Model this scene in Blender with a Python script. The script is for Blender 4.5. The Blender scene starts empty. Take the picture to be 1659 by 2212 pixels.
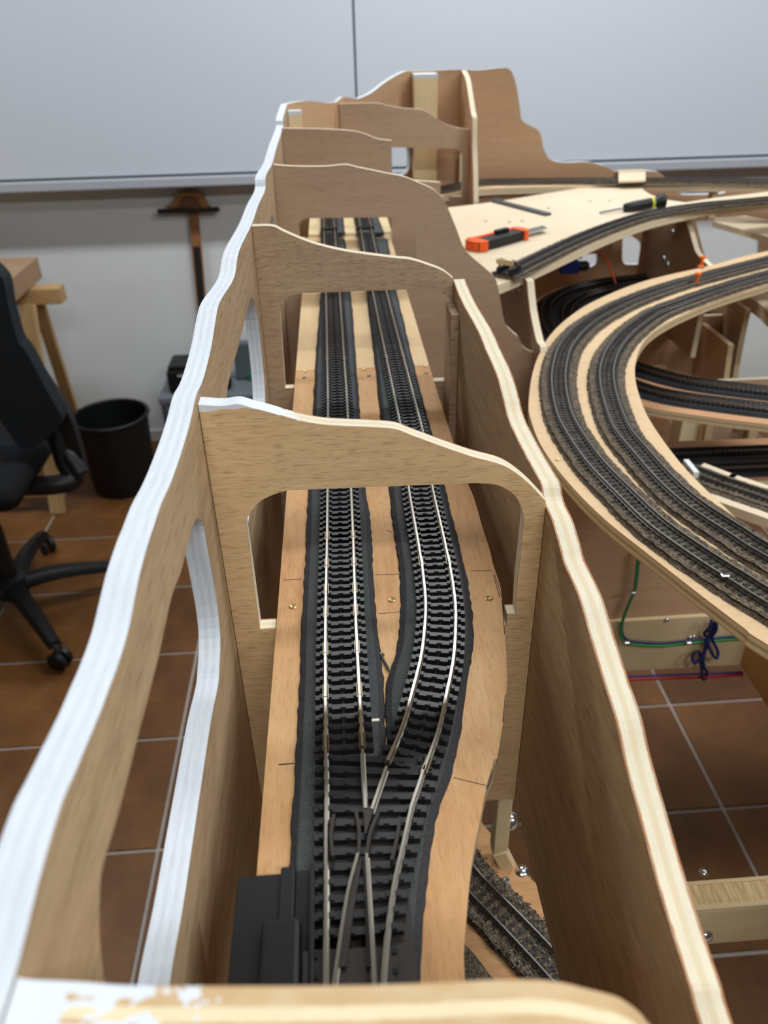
import bpy, bmesh, math, random
from mathutils import Vector, Matrix
from mathutils.geometry import tessellate_polygon

random.seed(7)
SC = bpy.context.scene
COL = SC.collection

# ------------------------------------------------------------------ camera
IMG_W, IMG_H, FPX = 1659.0, 2212.0, 1680.0
EYE = Vector((0.0, 0.0, 1.45))
_p, _y, _r = (math.radians(a) for a in (32.279, 3.129, 1.416))
FW = Vector((math.sin(_y) * math.cos(_p), math.cos(_y) * math.cos(_p), -math.sin(_p)))
_rt = Vector((math.cos(_y), -math.sin(_y), 0.0))
_up = _rt.cross(FW)
RT = _rt * math.cos(_r) - _up * math.sin(_r)
UP = _up * math.cos(_r) + _rt * math.sin(_r)
cam_data = bpy.data.cameras.new('camera')
cam = bpy.data.objects.new('camera', cam_data)
COL.objects.link(cam)
cam.matrix_world = Matrix(((RT.x, UP.x, -FW.x, EYE.x), (RT.y, UP.y, -FW.y, EYE.y), (RT.z, UP.z, -FW.z, EYE.z), (0, 0, 0, 1)))
cam_data.sensor_fit = 'VERTICAL'
cam_data.sensor_height = 36.0
cam_data.lens = 36.0 * FPX / IMG_H
cam_data.clip_start = 0.01
cam_data.clip_end = 50
cam_data.dof.use_dof = True
cam_data.dof.focus_distance = 0.40
cam_data.dof.aperture_fstop = 13.0
SC.camera = cam

# ------------------------------------------------------------------ world, lamps, exposure
world = bpy.data.worlds.new('world')
SC.world = world
world.use_nodes = True
world.node_tree.nodes['Background'].inputs[0].default_value = (0.8, 0.88, 1.0, 1)
world.node_tree.nodes['Background'].inputs[1].default_value = 0.05
SC.view_settings.view_transform = 'Standard'
SC.view_settings.look = 'None'
SC.view_settings.gamma = 1.0
SC.view_settings.use_curve_mapping = False
SC.view_settings.exposure = 0.16
LAMP_SPOTS = [(0.25, -0.95, 24), (2.3, -0.95, 24), (1.35, 0.5, 17), (-1.5, 1.95, 17), (0.45, 1.95, 24), (2.4, 1.95, 14)]
ROOM_H = 2.85
for lx, ly, pw in LAMP_SPOTS:
    ld = bpy.data.lights.new('ceiling_light', 'AREA')
    ld.shape = 'RECTANGLE'
    ld.size, ld.size_y = 1.2, 0.16
    ld.energy = pw
    ld.color = (0.95, 0.985, 1.0)
    lo = bpy.data.objects.new('ceiling_light', ld)
    lo.location = (lx, ly, ROOM_H - 0.1)
    COL.objects.link(lo)

# ------------------------------------------------------------------ helpers
def ray(px, py):
    return FW + RT * ((px - IMG_W / 2) / FPX) - UP * ((py - IMG_H / 2) / FPX)

def uz(px, py, z):
    d = ray(px, py); return EYE + d * ((z - EYE.z) / d.z)

def ux(px, py, x):
    d = ray(px, py); return EYE + d * ((x - EYE.x) / d.x)

def uy(px, py, y):
    d = ray(px, py); return EYE + d * ((y - EYE.y) / d.y)

def uv_on(px, py, a, b):
    """point on the upright plane through plan points a and b -> (distance along a-b, z)"""
    d = ray(px, py)
    t = Vector((b[0] - a[0], b[1] - a[1])); t.normalize()
    n = Vector((-t.y, t.x))
    k = (n.x * (a[0] - EYE.x) + n.y * (a[1] - EYE.y)) / (n.x * d.x + n.y * d.y)
    p = EYE + d * k
    return ((p.x - a[0]) * t.x + (p.y - a[1]) * t.y, p.z)

def spline(pts, n=8, closed=False):
    """Catmull-Rom through the points"""
    pts = [Vector(p) for p in pts]
    out = []
    m = len(pts)
    segs = m if closed else m - 1
    for i in range(segs):
        if closed:
            p0, p1, p2, p3 = pts[(i - 1) % m], pts[i], pts[(i + 1) % m], pts[(i + 2) % m]
        else:
            p1, p2 = pts[i], pts[i + 1]
            p0 = pts[i - 1] if i else p1 * 2 - p2
            p3 = pts[i + 2] if i + 2 < m else p2 * 2 - p1
        for k in range(n):
            t = k / n
            out.append(0.5 * ((2 * p1) + (p2 - p0) * t + (2 * p0 - 5 * p1 + 4 * p2 - p3) * t * t + (3 * p1 - p0 - 3 * p2 + p3) * t ** 3))
    if not closed:
        out.append(pts[-1])
    return out

def resample(pts, n):
    """n+1 points at equal arc length"""
    L = [0.0]
    for a, b in zip(pts, pts[1:]):
        L.append(L[-1] + (b - a).length)
    out = []; j = 0
    for i in range(n + 1):
        s = L[-1] * i / n
        while j < len(pts) - 2 and L[j + 1] < s:
            j += 1
        seg = L[j + 1] - L[j]
        t = 0 if seg < 1e-9 else (s - L[j]) / seg
        out.append(pts[j].lerp(pts[j + 1], min(max(t, 0), 1)))
    return out

def length(pts):
    return sum((b - a).length for a, b in zip(pts, pts[1:]))

class MB:
    def __init__(s):
        s.v, s.f, s.m = [], [], []

    def add(s, verts, faces, mat=0):
        b = len(s.v)
        s.v += [tuple(p) for p in verts]
        for f in faces:
            s.f.append([b + i for i in f]); s.m.append(mat)
        return s

    def box(s, c, size, mat=0, rz=0.0, M=None):
        cx, cy, cz = c
        hx, hy, hz = (q / 2 for q in size)
        vs = [Vector((x, y, z)) for x in (-hx, hx) for y in (-hy, hy) for z in (-hz, hz)]
        if M is None:
            M = Matrix.Rotation(rz, 3, 'Z')
        vs = [M @ p + Vector(c) for p in vs]
        return s.add(vs, [(0, 1, 3, 2), (4, 6, 7, 5), (0, 4, 5, 1), (2, 3, 7, 6), (0, 2, 6, 4), (1, 5, 7, 3)], mat)

    def box2(s, lo, hi, mat=0):
        return s.box([(a + b) / 2 for a, b in zip(lo, hi)], [abs(b - a) for a, b in zip(lo, hi)], mat)

    def cbox(s, c, size, ch, mat=0, M=None):
        """box with chamfered edges"""
        bm = bmesh.new()
        bmesh.ops.create_cube(bm, size=1)
        bmesh.ops.scale(bm, vec=size, verts=bm.verts)
        bmesh.ops.bevel(bm, geom=list(bm.edges), offset=ch, segments=2, affect='EDGES', profile=0.5)
        bm.verts.index_update()
        vs = [(M @ q.co if M else q.co) + Vector(c) for q in bm.verts]
        s.add(vs, [[q.index for q in f.verts] for f in bm.faces], mat)
        bm.free()
        return s

    def lathe(s, prof, c=(0, 0, 0), n=24, mat=0, M=None, cap=True):
        vs = []
        for r, z in prof:
            for k in range(n):
                a = 2 * math.pi * k / n
                p = Vector((r * math.cos(a), r * math.sin(a), z))
                vs.append((M @ p if M else p) + Vector(c))
        fs = []
        for i in range(len(prof) - 1):
            for k in range(n):
                fs.append((i * n + k, i * n + (k + 1) % n, (i + 1) * n + (k + 1) % n, (i + 1) * n + k))
        if cap:
            fs.append(tuple(reversed(range(n))))
            fs.append(tuple((len(prof) - 1) * n + k for k in range(n)))
        return s.add(vs, fs, mat)

    def tube(s, pts, r, n=8, mat=0, closed=False):
        pts = [Vector(p) for p in pts]
        rs = r if isinstance(r, (list, tuple)) else [r] * len(pts)
        vs = []
        m = len(pts)
        up = None
        for i, p in enumerate(pts):
            a = pts[i - 1] if i else (pts[-1] if closed else p)
            b = pts[(i + 1) % m] if (i < m - 1 or closed) else p
            t = (b - a).normalized()
            if up is None:
                up = Vector((0, 0, 1)) if abs(t.z) < 0.9 else Vector((1, 0, 0))
            x = t.cross(up).normalized()
            up = x.cross(t).normalized()
            for k in range(n):
                w = 2 * math.pi * k / n
                vs.append(p + (x * math.cos(w) + up * math.sin(w)) * rs[i])
        fs = []
        for i in range(m if closed else m - 1):
            j = (i + 1) % m
            for k in range(n):
                fs.append((i * n + k, j * n + k, j * n + (k + 1) % n, i * n + (k + 1) % n))
        if not closed:
            fs.append(tuple(range(n))); fs.append(tuple(reversed([(m - 1) * n + k for k in range(n)])))
        return s.add(vs, fs, mat)

    def sweep(s, path, prof, z=0.0, mat=0, cap=True):
        """path: plan points; prof: closed list of (sideways, up)"""
        m, n = len(path), len(prof)
        vs = []
        for i, p in enumerate(path):
            a = path[max(i - 1, 0)]; b = path[min(i + 1, m - 1)]
            t = Vector((b[0] - a[0], b[1] - a[1])); t.normalize()
            nx, ny = t.y, -t.x
            zz = z + (p[2] if len(p) > 2 and z == 0.0 else 0)
            for o, h in prof:
                vs.append((p[0] + nx * o, p[1] + ny * o, zz + h))
        fs = [(i * n + k, (i + 1) * n + k, (i + 1) * n + (k + 1) % n, i * n + (k + 1) % n) for i in range(m - 1) for k in range(n)]
        if cap:
            fs.append(tuple(reversed(range(n)))); fs.append(tuple((m - 1) * n + k for k in range(n)))
        return s.add(vs, fs, mat)

    def build(s, name, mats, parent=None, loc=None, M=None, smooth=False, autosmooth=None):
        me = bpy.data.meshes.new(name)
        me.from_pydata(s.v, [], s.f)
        mats = mats if isinstance(mats, (list, tuple)) else [mats]
        for q in mats:
            me.materials.append(q)
        me.polygons.foreach_set('material_index', s.m)
        bm = bmesh.new(); bm.from_mesh(me)
        bmesh.ops.recalc_face_normals(bm, faces=bm.faces)
        bm.to_mesh(me); bm.free()
        if smooth:
            me.polygons.foreach_set('use_smooth', [True] * len(me.polygons))
            if autosmooth:
                me.set_sharp_from_angle(angle=math.radians(autosmooth))
        me.update()
        return link(name, me, parent, loc, M)

def link(name, me, parent=None, loc=None, M=None):
    o = bpy.data.objects.new(name, me)
    COL.objects.link(o)
    if M is not None:
        o.matrix_world = M
    elif loc is not None:
        o.location = loc
    if parent is not None:
        o.parent = parent
        o.matrix_parent_inverse = WM[parent.name].inverted()
    WM[o.name] = (M if M is not None else Matrix.Translation(loc) if loc is not None else Matrix.Identity(4))
    return o

WM = {}

def tag(o, label=None, cat=None, group=None, kind=None):
    if label: o['label'] = label
    if cat: o['category'] = cat
    if group: o['group'] = group
    if kind: o['kind'] = kind
    return o

def thing(name, label, cat, loc=(0, 0, 0), group=None):
    o = bpy.data.objects.new(name, None)
    COL.objects.link(o)
    o.location = loc
    o.empty_display_size = 0.05
    WM[o.name] = Matrix.Translation(loc)
    return tag(o, label, cat, group)

def ccw(poly):
    a = sum(p[0] * q[1] - q[0] * p[1] for p, q in zip(poly, poly[1:] + poly[:1]))
    return poly if a > 0 else poly[::-1]

def board(name, poly, t, M, mats, parent=None, holes=(), edge_mat=1, edge_pick=None):
    """flat board: outline (and holes) in local x,y, thickness t along local z.
    edge_pick(x, y, hole_index) may choose the slot of an edge face"""
    loops = [ccw([tuple(p) for p in poly])] + [ccw([tuple(p) for p in h])[::-1] for h in holes]
    tri = tessellate_polygon([[Vector((x, y, 0)) for x, y in L] for L in loops])
    flat = [p for L in loops for p in L]
    n = len(flat)
    mb = MB()
    mb.v = [(x, y, 0.0) for x, y in flat] + [(x, y, t) for x, y in flat]
    for a, b, c in tri:
        mb.f.append([a, b, c]); mb.m.append(0)
        mb.f.append([c + n, b + n, a + n]); mb.m.append(0)
    base = 0
    for li, L in enumerate(loops):
        m = len(L)
        for i in range(m):
            j = (i + 1) % m
            mb.f.append([base + i, base + j, base + j + n, base + i + n])
            mx, my = (L[i][0] + L[j][0]) / 2, (L[i][1] + L[j][1]) / 2
            mb.m.append(edge_pick(mx, my, li - 1) if edge_pick else edge_mat)
        base += m
    return mb.build(name, mats, parent, M=M)

def frame_m(origin, ax, ay):
    ax = Vector(ax).normalized(); ay = Vector(ay).normalized(); az = ax.cross(ay)
    o = Vector(origin)
    return Matrix(((ax.x, ay.x, az.x, o.x), (ax.y, ay.y, az.y, o.y), (ax.z, ay.z, az.z, o.z), (0, 0, 0, 1)))

def M_xz(y_front):           # board facing the camera, thickness going away (+y): local x = world x, y = z
    return Matrix(((1, 0, 0, 0), (0, 0, 1, y_front), (0, 1, 0, 0), (0, 0, 0, 1)))

def M_yz(x0):                # board along depth: local x = world y, local y = world z, thickness +x
    return Matrix(((0, 0, 1, x0), (1, 0, 0, 0), (0, 1, 0, 0), (0, 0, 0, 1)))

def M_xy(z0):
    return Matrix.Translation((0, 0, z0))

# ------------------------------------------------------------------ materials
def lin(c):
    c /= 255.0
    return c / 12.92 if c <= 0.04045 else ((c + 0.055) / 1.055) ** 2.4

def C(r, g, b):
    return (lin(r), lin(g), lin(b), 1.0)

class Mat:
    def __init__(s, name, rough=0.6, metal=0.0, spec=0.4):
        s.m = bpy.data.materials.new(name)
        s.m.use_nodes = True
        s.t = s.m.node_tree
        s.b = s.t.nodes['Principled BSDF']
        s.b.inputs['Roughness'].default_value = rough
        s.b.inputs['Metallic'].default_value = metal
        s.b.inputs['Specular IOR Level'].default_value = spec

    def n(s, typ, **kw):
        q = s.t.nodes.new(typ)
        for k, v in kw.items():
            if hasattr(q, k): setattr(q, k, v)
            else: q.inputs[k].default_value = v
        return q

    def l(s, a, b):
        s.t.links.new(a, b); return s

    def coord(s, scale=(1, 1, 1), rot=(0, 0, 0), out='Object'):
        tc = s.n('ShaderNodeTexCoord')
        mp = s.n('ShaderNodeMapping')
        mp.inputs['Scale'].default_value = scale
        mp.inputs['Rotation'].default_value = rot
        s.l(tc.outputs[out], mp.inputs['Vector'])
        return mp.outputs['Vector']

    def noise(s, vec, scale=5, detail=3, rough=0.5, dist=0.0):
        q = s.n('ShaderNodeTexNoise')
        q.inputs['Scale'].default_value = scale; q.inputs['Detail'].default_value = detail
        q.inputs['Roughness'].default_value = rough; q.inputs['Distortion'].default_value = dist
        s.l(vec, q.inputs['Vector'])
        return q.outputs['Fac']

    def ramp(s, fac, stops):
        q = s.n('ShaderNodeValToRGB')
        e = q.color_ramp.elements
        while len(e) < len(stops): e.new(0.5)
        for i, (p, c) in enumerate(stops):
            e[i].position = p; e[i].color = c
        s.l(fac, q.inputs['Fac'])
        return q.outputs['Color']

    def mix(s, fac, a, b, mode='MIX'):
        q = s.n('ShaderNodeMix'); q.data_type = 'RGBA'; q.blend_type = mode
        for sock, v in ((q.inputs[0], fac), (q.inputs[6], a), (q.inputs[7], b)):
            if hasattr(v, 'links'): s.l(v, sock)
            else: sock.default_value = v
        return q.outputs[2]

    def math(s, op, a, b=0.0, c=0.0):
        q = s.n('ShaderNodeMath'); q.operation = op
        for sock, v in zip(q.inputs, (a, b, c)):
            if hasattr(v, 'links'): s.l(v, sock)
            else: sock.default_value = v
        return q.outputs[0]

    def bump(s, h, strength=0.2, dist=0.001):
        q = s.n('ShaderNodeBump')
        q.inputs['Strength'].default_value = strength; q.inputs['Distance'].default_value = dist
        s.l(h, q.inputs['Height']); s.l(q.outputs[0], s.b.inputs['Normal'])
        return s

    def color(s, c):
        if hasattr(c, 'links'): s.l(c, s.b.inputs['Base Color'])
        else: s.b.inputs['Base Color'].default_value = c
        return s

WHITE = C(226, 232, 240)

def m_plain(name, c, rough=0.6, metal=0.0, spec=0.4, var=0.0, scale=40, bump=0.0):
    m = Mat(name, rough, metal, spec)
    if var or bump:
        f = m.noise(m.coord(), scale, 4, 0.6)
        if var:
            lo = tuple(q * (1 - var) for q in c[:3]) + (1,); hi = tuple(min(1, q * (1 + var)) for q in c[:3]) + (1,)
            m.color(m.ramp(f, [(0.3, lo), (0.7, hi)]))
        else:
            m.color(c)
        if bump: m.bump(f, bump, 0.002)
    else:
        m.color(c)
    return m.m

def m_wood(name, c1, c2, c3=None, u=6.0, v=90.0, pores=0.35, rough=0.62, seed=0.0, paint_u=None, paint_v=None, wide=1.0, figure=0.5, sheets=None):
    """grain runs along local x; c1..c2 light/dark tone, pores short dark dashes"""
    m = Mat(name, rough, 0.0, 0.3)
    tc = m.n('ShaderNodeTexCoord')
    def mp(sc, loc=(0, 0, 0)):
        q = m.n('ShaderNodeMapping'); q.inputs['Scale'].default_value = sc; q.inputs['Location'].default_value = loc
        m.l(tc.outputs['Object'], q.inputs['Vector']); return q.outputs['Vector']
    broad = m.noise(mp((u * 0.35 * wide, v * 0.10 * wide, v * 0.1), (seed, seed, 0)), 1.0, 3, 0.55, 0.6)
    fine = m.noise(mp((u * 2.6, v * 4.0, v), (seed + 3, 0, 0)), 1.0, 5, 0.7, 0.2)
    f = m.math('ADD', m.math('MULTIPLY', broad, figure), m.math('MULTIPLY', fine, 1 - figure))
    stops = [(0.34, c2), (0.64, c1)] if c3 is None else [(0.32, c2), (0.5, c1), (0.68, c3)]
    col = m.ramp(f, stops)
    if pores:
        p = m.noise(mp((u * 18, v * 24, v * 8), (seed + 9, 1, 0)), 1.0, 2, 0.5)
        pm = m.ramp(p, [(0.55, (0, 0, 0, 1)), (0.66, (1, 1, 1, 1))])
        dark = tuple(q * 0.5 for q in c2[:3]) + (1,)
        col = m.mix(m.math('MULTIPLY', pm, pores), col, dark)
    if paint_u is not None:                                  # white primer brushed over one end of the board
        sep = m.n('ShaderNodeSeparateXYZ'); m.l(tc.outputs['Object'], sep.inputs[0])
        w = m.noise(mp((120, 160, 160)), 1.0, 3, 0.6)
        edge = m.math('ADD', m.math('MULTIPLY', m.math('SUBTRACT', w, 0.5), 0.035 if paint_v is None else 0.004), paint_u if paint_v is None else paint_v)
        inside = m.math('LESS_THAN', sep.outputs[0], edge) if paint_v is None else m.math('GREATER_THAN', sep.outputs[1], edge)
        if paint_v is not None:
            inside = m.math('MULTIPLY', inside, m.math('LESS_THAN', sep.outputs[0], paint_u))
        col = m.mix(inside, col, WHITE)
    m.color(col)
    m.bump(fine, 0.12, 0.0006)
    return m.m

def m_edge(name, t, core, skin, thick=False, smear=0.05, paint_u=None, mid=None, rough=0.7):
    """cut edge of a plywood board: pale core, brown skins; local z runs across the plies"""
    m = Mat(name, rough, 0, 0.25)
    tc = m.n('ShaderNodeTexCoord')
    sep = m.n('ShaderNodeSeparateXYZ'); m.l(tc.outputs['Object'], sep.inputs[0])
    w = m.math('DIVIDE', sep.outputs[2], t)
    q = m.n('ShaderNodeMapping'); q.inputs['Scale'].default_value = (260, 260, 900)
    m.l(tc.outputs['Object'], q.inputs['Vector'])
    nz = m.noise(q.outputs[0], 1.0, 3, 0.6)
    w = m.math('ADD', w, m.math('MULTIPLY', m.math('SUBTRACT', nz, 0.5), 0.08))
    dark = tuple(x * 0.86 for x in core[:3]) + (1,)
    midc = mid or dark
    if thick:
        sk = C(206, 174, 130)
        col = m.ramp(w, [(0.0, skin), (0.06, sk), (0.34, sk), (0.40, core), (0.60, core), (0.66, sk), (0.94, sk), (1.0, skin)])
    else:
        col = m.ramp(w, [(0.0, skin), (0.075, skin), (0.105, core), (0.36, core), (0.40, midc), (0.60, midc), (0.64, core), (0.895, core), (0.925, skin), (1.0, skin)])
    fl = m.noise(q.outputs[0], 0.35, 2, 0.5)
    col = m.mix(m.math('MULTIPLY', m.ramp(fl, [(0.35, (1, 1, 1, 1)), (0.6, (0, 0, 0, 1))]), 0.35), col, dark)
    if paint_u is not None:
        q2 = m.n('ShaderNodeMapping'); q2.inputs['Scale'].default_value = (90, 90, 160)
        m.l(tc.outputs['Object'], q2.inputs['Vector'])
        w2 = m.noise(q2.outputs[0], 1.0, 3, 0.7)
        e = m.math('ADD', paint_u, m.math('MULTIPLY', m.math('SUBTRACT', w2, 0.5), smear))
        col = m.mix(m.math('LESS_THAN', sep.outputs[0], e), col, WHITE)
    m.color(col)
    m.bump(nz, 0.25, 0.0006)
    return m.m

OKA, OKB = C(230, 200, 154), C(204, 168, 122)
OKR, OKR2 = C(190, 162, 136), C(160, 130, 104)
SKIN = C(176, 124, 84)
CORE = C(232, 222, 198)
MIDC = C(224, 208, 174)
ply_warm = m_wood('okoume_plywood', OKA, OKB, u=7, v=70, pores=0.6)
ply_warm_painted = m_wood('okoume_plywood_primed_top', OKA, OKB, u=7, v=70, pores=0.6, paint_u=-0.0145, paint_v=1.3145)
ply_side = m_wood('okoume_plywood_side', C(200, 174, 140), C(164, 136, 104), u=4, v=42, pores=0.5, seed=4)
ply_grey = m_wood('okoume_plywood_greyer', C(200, 174, 144), C(168, 140, 112), u=7, v=60, pores=0.7, seed=11)
ply_brown = m_wood('okoume_plywood_brown', OKR, OKR2, u=3.5, v=22, pores=0.2, seed=21, figure=0.7)
ply_red = m_wood('reddish_plywood', C(206, 160, 120), C(178, 130, 92), u=3, v=30, pores=0.12, seed=31, figure=0.75)
ply_red_x = m_wood('reddish_plywood_face', C(206, 170, 136), C(178, 140, 108), u=3, v=26, pores=0.15, seed=35, figure=0.75)
deck_near = m_wood('birch_deck_warm', C(196, 150, 102), C(160, 112, 70), c3=C(212, 172, 126), u=9, v=34, pores=0.2, seed=5, figure=0.6)
deck_mid = m_wood('birch_deck_pale', C(222, 194, 152), C(200, 166, 122), u=9, v=26, pores=0.08, seed=8, figure=0.7)
deck_far = m_wood('birch_deck_cream', C(236, 216, 172), C(218, 190, 142), u=8, v=24, pores=0.05, seed=12, figure=0.7)
deck_loop = m_wood('birch_deck_loop', C(224, 194, 154), C(206, 172, 132), u=6, v=18, pores=0.12, seed=15, figure=0.7)
plateau_wood = m_wood('poplar_plateau', C(226, 210, 184), C(210, 189, 156), u=4, v=14, pores=0.06, seed=18, figure=0.75)
pine = m_wood('pine', C(218, 199, 162), C(194, 168, 124), u=3, v=36, pores=0.05, seed=40, figure=0.72)
pine_dark = m_wood('pine_orange', C(206, 160, 104), C(176, 124, 72), u=3, v=30, pores=0.08, seed=44, figure=0.72)
pine_endgrain = m_wood('pine_laminated_end', C(226, 202, 152), C(160, 124, 76), u=180, v=8, pores=0.0, seed=47, figure=0.2)
trestle_wood = m_wood('trestle_pine', C(206, 172, 122), C(180, 142, 94), u=3, v=30, pores=0.05, seed=50, figure=0.7)
edge8 = m_edge('plywood_edge_cross', 0.008, CORE, SKIN, mid=MIDC)
edge8_painted = m_edge('plywood_edge_cross_primed', 0.008, CORE, SKIN, mid=MIDC, paint_u=-0.022)
edge9 = m_edge('plywood_edge_side', 0.0095, CORE, SKIN, mid=MIDC)
edge_deck = m_edge('plywood_edge_deck', 0.009, C(214, 196, 160), C(170, 128, 88), mid=C(150, 124, 92))
edge_loop = m_edge('plywood_edge_loop', 0.011, C(222, 200, 160), C(190, 150, 110), mid=C(176, 152, 118))
edge_pale = m_edge('poplar_edge', 0.012, C(232, 216, 186), C(216, 186, 150), mid=C(222, 202, 168))

def m_paint_edge():
    m = Mat('white_primed_edge', 0.55, 0, 0.35)
    tc = m.n('ShaderNodeTexCoord')
    q = m.n('ShaderNodeMapping'); q.inputs['Scale'].default_value = (90, 90, 700)
    m.l(tc.outputs['Object'], q.inputs['Vector'])
    f = m.noise(q.outputs[0], 1.0, 4, 0.65)
    col = m.ramp(f, [(0.25, C(214, 221, 231)), (0.55, WHITE)])
    rub = m.noise(m.coord((38, 38, 120)), 1.0, 3, 0.6)
    col = m.mix(m.math('MULTIPLY', m.ramp(rub, [(0.70, (0, 0, 0, 1)), (0.78, (1, 1, 1, 1))]), 0.7), col, C(226, 206, 172))
    m.color(col)
    sep = m.n('ShaderNodeSeparateXYZ'); m.l(tc.outputs['Object'], sep.inputs[0])
    rid = m.math('SINE', m.math('MULTIPLY', sep.outputs[2], 2 * math.pi / 0.0034))
    m.bump(m.math('ADD', m.math('MULTIPLY', rid, 0.5), m.math('MULTIPLY', f, 0.5)), 0.2, 0.0006)
    return m.m
white_edge = m_paint_edge()

wall_paint = m_plain('white_wall_paint', C(228, 232, 233), 0.85, var=0.02, scale=3)
ceiling_paint = m_plain('ceiling_paint', C(158, 160, 160), 0.9)  # ceiling kept grey so less light bounces into the recesses
side_paint = m_plain('grey_side_wall_paint', C(112, 114, 114), 0.9)  # unseen walls darkened to weaken the fill light
board_white = m_plain('whiteboard_enamel', C(217, 225, 236), 0.38, spec=0.5)
alu = m_plain('whiteboard_aluminium', C(196, 202, 212), 0.45, 0.2)
seam_dark = m_plain('dark_groove', C(60, 66, 72), 0.6)
baseboard_white = m_plain('baseboard_white', C(212, 214, 214), 0.6)

def m_tile():
    m = Mat('terracotta_tile', 0.45, 0, 0.3)
    v = m.coord((1, 1, 1))
    inf = m.n('ShaderNodeObjectInfo')
    a = m.noise(v, 5.5, 4, 0.6, 0.4)
    b = m.noise(v, 60, 3, 0.6)
    f = m.math('ADD', m.math('MULTIPLY', a, 0.8), m.math('MULTIPLY', b, 0.2))
    f = m.math('ADD', f, m.math('MULTIPLY', m.math('SUBTRACT', inf.outputs['Random'], 0.5), 0.18))
    m.color(m.ramp(f, [(0.3, C(92, 58, 28)), (0.52, C(114, 74, 37)), (0.72, C(134, 90, 48))]))
    m.bump(b, 0.12, 0.002)
    return m.m
tile_mat = m_tile()
grout = m_plain('grey_grout', C(176, 168, 160), 0.9, var=0.06, scale=60)

sleeper_black = m_plain('black_sleeper_plastic', C(25, 25, 27), 0.40, spec=0.55, var=0.15, scale=600)
sleeper_brown = m_plain('dark_brown_sleeper_plastic', C(44, 38, 34), 0.5, spec=0.4, var=0.12, scale=300)
rail_metal = m_plain('nickel_silver_rail', C(178, 172, 160), 0.28, 0.95)
rail_dark = m_plain('weathered_rail', C(136, 132, 128), 0.33, 0.9)
joiner_metal = m_plain('rail_joiner_metal', C(132, 120, 96), 0.4, 0.9)
motor_black = m_plain('black_motor_plastic', C(15, 16, 18), 0.45, spec=0.35, bump=0.04, scale=900)
steel = m_plain('bright_steel', C(205, 207, 208), 0.18, 1.0)
steel_dull = m_plain('dull_steel', C(120, 122, 122), 0.4, 0.9)
brass = m_plain('brassy_screw', C(196, 170, 116), 0.35, 0.9)
black_plastic = m_plain('black_plastic', C(20, 21, 23), 0.45, spec=0.4)
chair_fabric = m_plain('charcoal_fabric', C(40, 44, 48), 0.85, spec=0.2, var=0.1, scale=300)
seat_black = m_plain('black_seat_fabric', C(22, 23, 25), 0.85, spec=0.2)
chair_plastic = m_plain('chair_black_plastic', C(22, 23, 25), 0.42, spec=0.45)
bin_plastic = m_plain('bin_black_plastic', C(16, 18, 19), 0.42, spec=0.45)
crate_grey = m_plain('grey_crate_plastic', C(112, 118, 124), 0.5)
crate_clear = m_plain('smoky_crate_lid', C(92, 104, 106), 0.3)
green_plastic = m_plain('green_plastic', C(36, 110, 84), 0.5)
red_plastic = m_plain('red_plastic', C(196, 62, 66), 0.45)
orange_plastic = m_plain('orange_plastic', C(238, 92, 28), 0.4)
yellow_plastic = m_plain('yellow_plastic', C(206, 210, 40), 0.45)
pin_orange = m_plain('orange_pin_plastic', C(236, 106, 16), 0.35)
wire_green = m_plain('green_wire', C(30, 130, 52), 0.45)
wire_blue = m_plain('dark_blue_wire', C(22, 28, 84), 0.45)
wire_red = m_plain('red_wire', C(170, 22, 34), 0.45)
wire_violet = m_plain('violet_wire', C(60, 36, 110), 0.45)
wire_orange = m_plain('orange_wire', C(214, 92, 40), 0.45)
ink = m_plain('pencil_line', C(70, 58, 52), 0.8)
ink_dark = m_plain('black_pen_line', C(40, 36, 36), 0.8)
white_plastic = m_plain('white_plastic', C(228, 230, 230), 0.5)
tsq_wood = m_wood('t_square_beech', C(166, 118, 78), C(132, 88, 54), u=5, v=40, pores=0.1, seed=60)
tsq_dark = m_plain('t_square_dark_inlay', C(40, 36, 34), 0.5)

def m_foam(name, c, side=1.0):
    m = Mat(name, 0.85, 0, 0.25)
    tc = m.n('ShaderNodeTexCoord')
    vo = m.n('ShaderNodeTexVoronoi'); vo.feature = 'DISTANCE_TO_EDGE'
    q = m.n('ShaderNodeMapping'); q.inputs['Scale'].default_value = (420, 800, 300)
    m.l(tc.outputs['Object'], q.inputs['Vector'])
    dn = m.n('ShaderNodeTexNoise'); dn.inputs['Scale'].default_value = 120
    m.l(tc.outputs['Object'], dn.inputs['Vector'])
    va = m.n('ShaderNodeVectorMath'); va.operation = 'MULTIPLY_ADD'
    m.l(dn.outputs['Color'], va.inputs[0]); va.inputs[1].default_value = (0.9, 0.9, 0.9); m.l(q.outputs[0], va.inputs[2])
    m.l(va.outputs[0], vo.inputs['Vector'])
    crack = m.ramp(vo.outputs['Distance'], [(0.02, (0, 0, 0, 1)), (0.16, (1, 1, 1, 1))])
    fine = m.noise(m.coord(), 1500, 2, 0.6)
    lo = tuple(x * 0.3 for x in c[:3]) + (1,)
    col = m.mix(crack, lo, c)
    m.color(m.mix(m.math('MULTIPLY', fine, 0.35), col, tuple(x * 1.5 for x in c[:3]) + (1,)))
    m.bump(m.math('ADD', crack, m.math('MULTIPLY', fine, 0.6)), 0.8, 0.0008)
    return m.m
foam_top = m_foam('grey_foam', C(92, 95, 97))
foam_side = m_plain('foam_cut_side', C(60, 60, 62), 0.95, spec=0.15, var=0.25, scale=900, bump=0.5)
foam_far = m_plain('grey_foam_smooth', C(74, 78, 80), 0.85, spec=0.2, var=0.08, scale=300)

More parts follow.
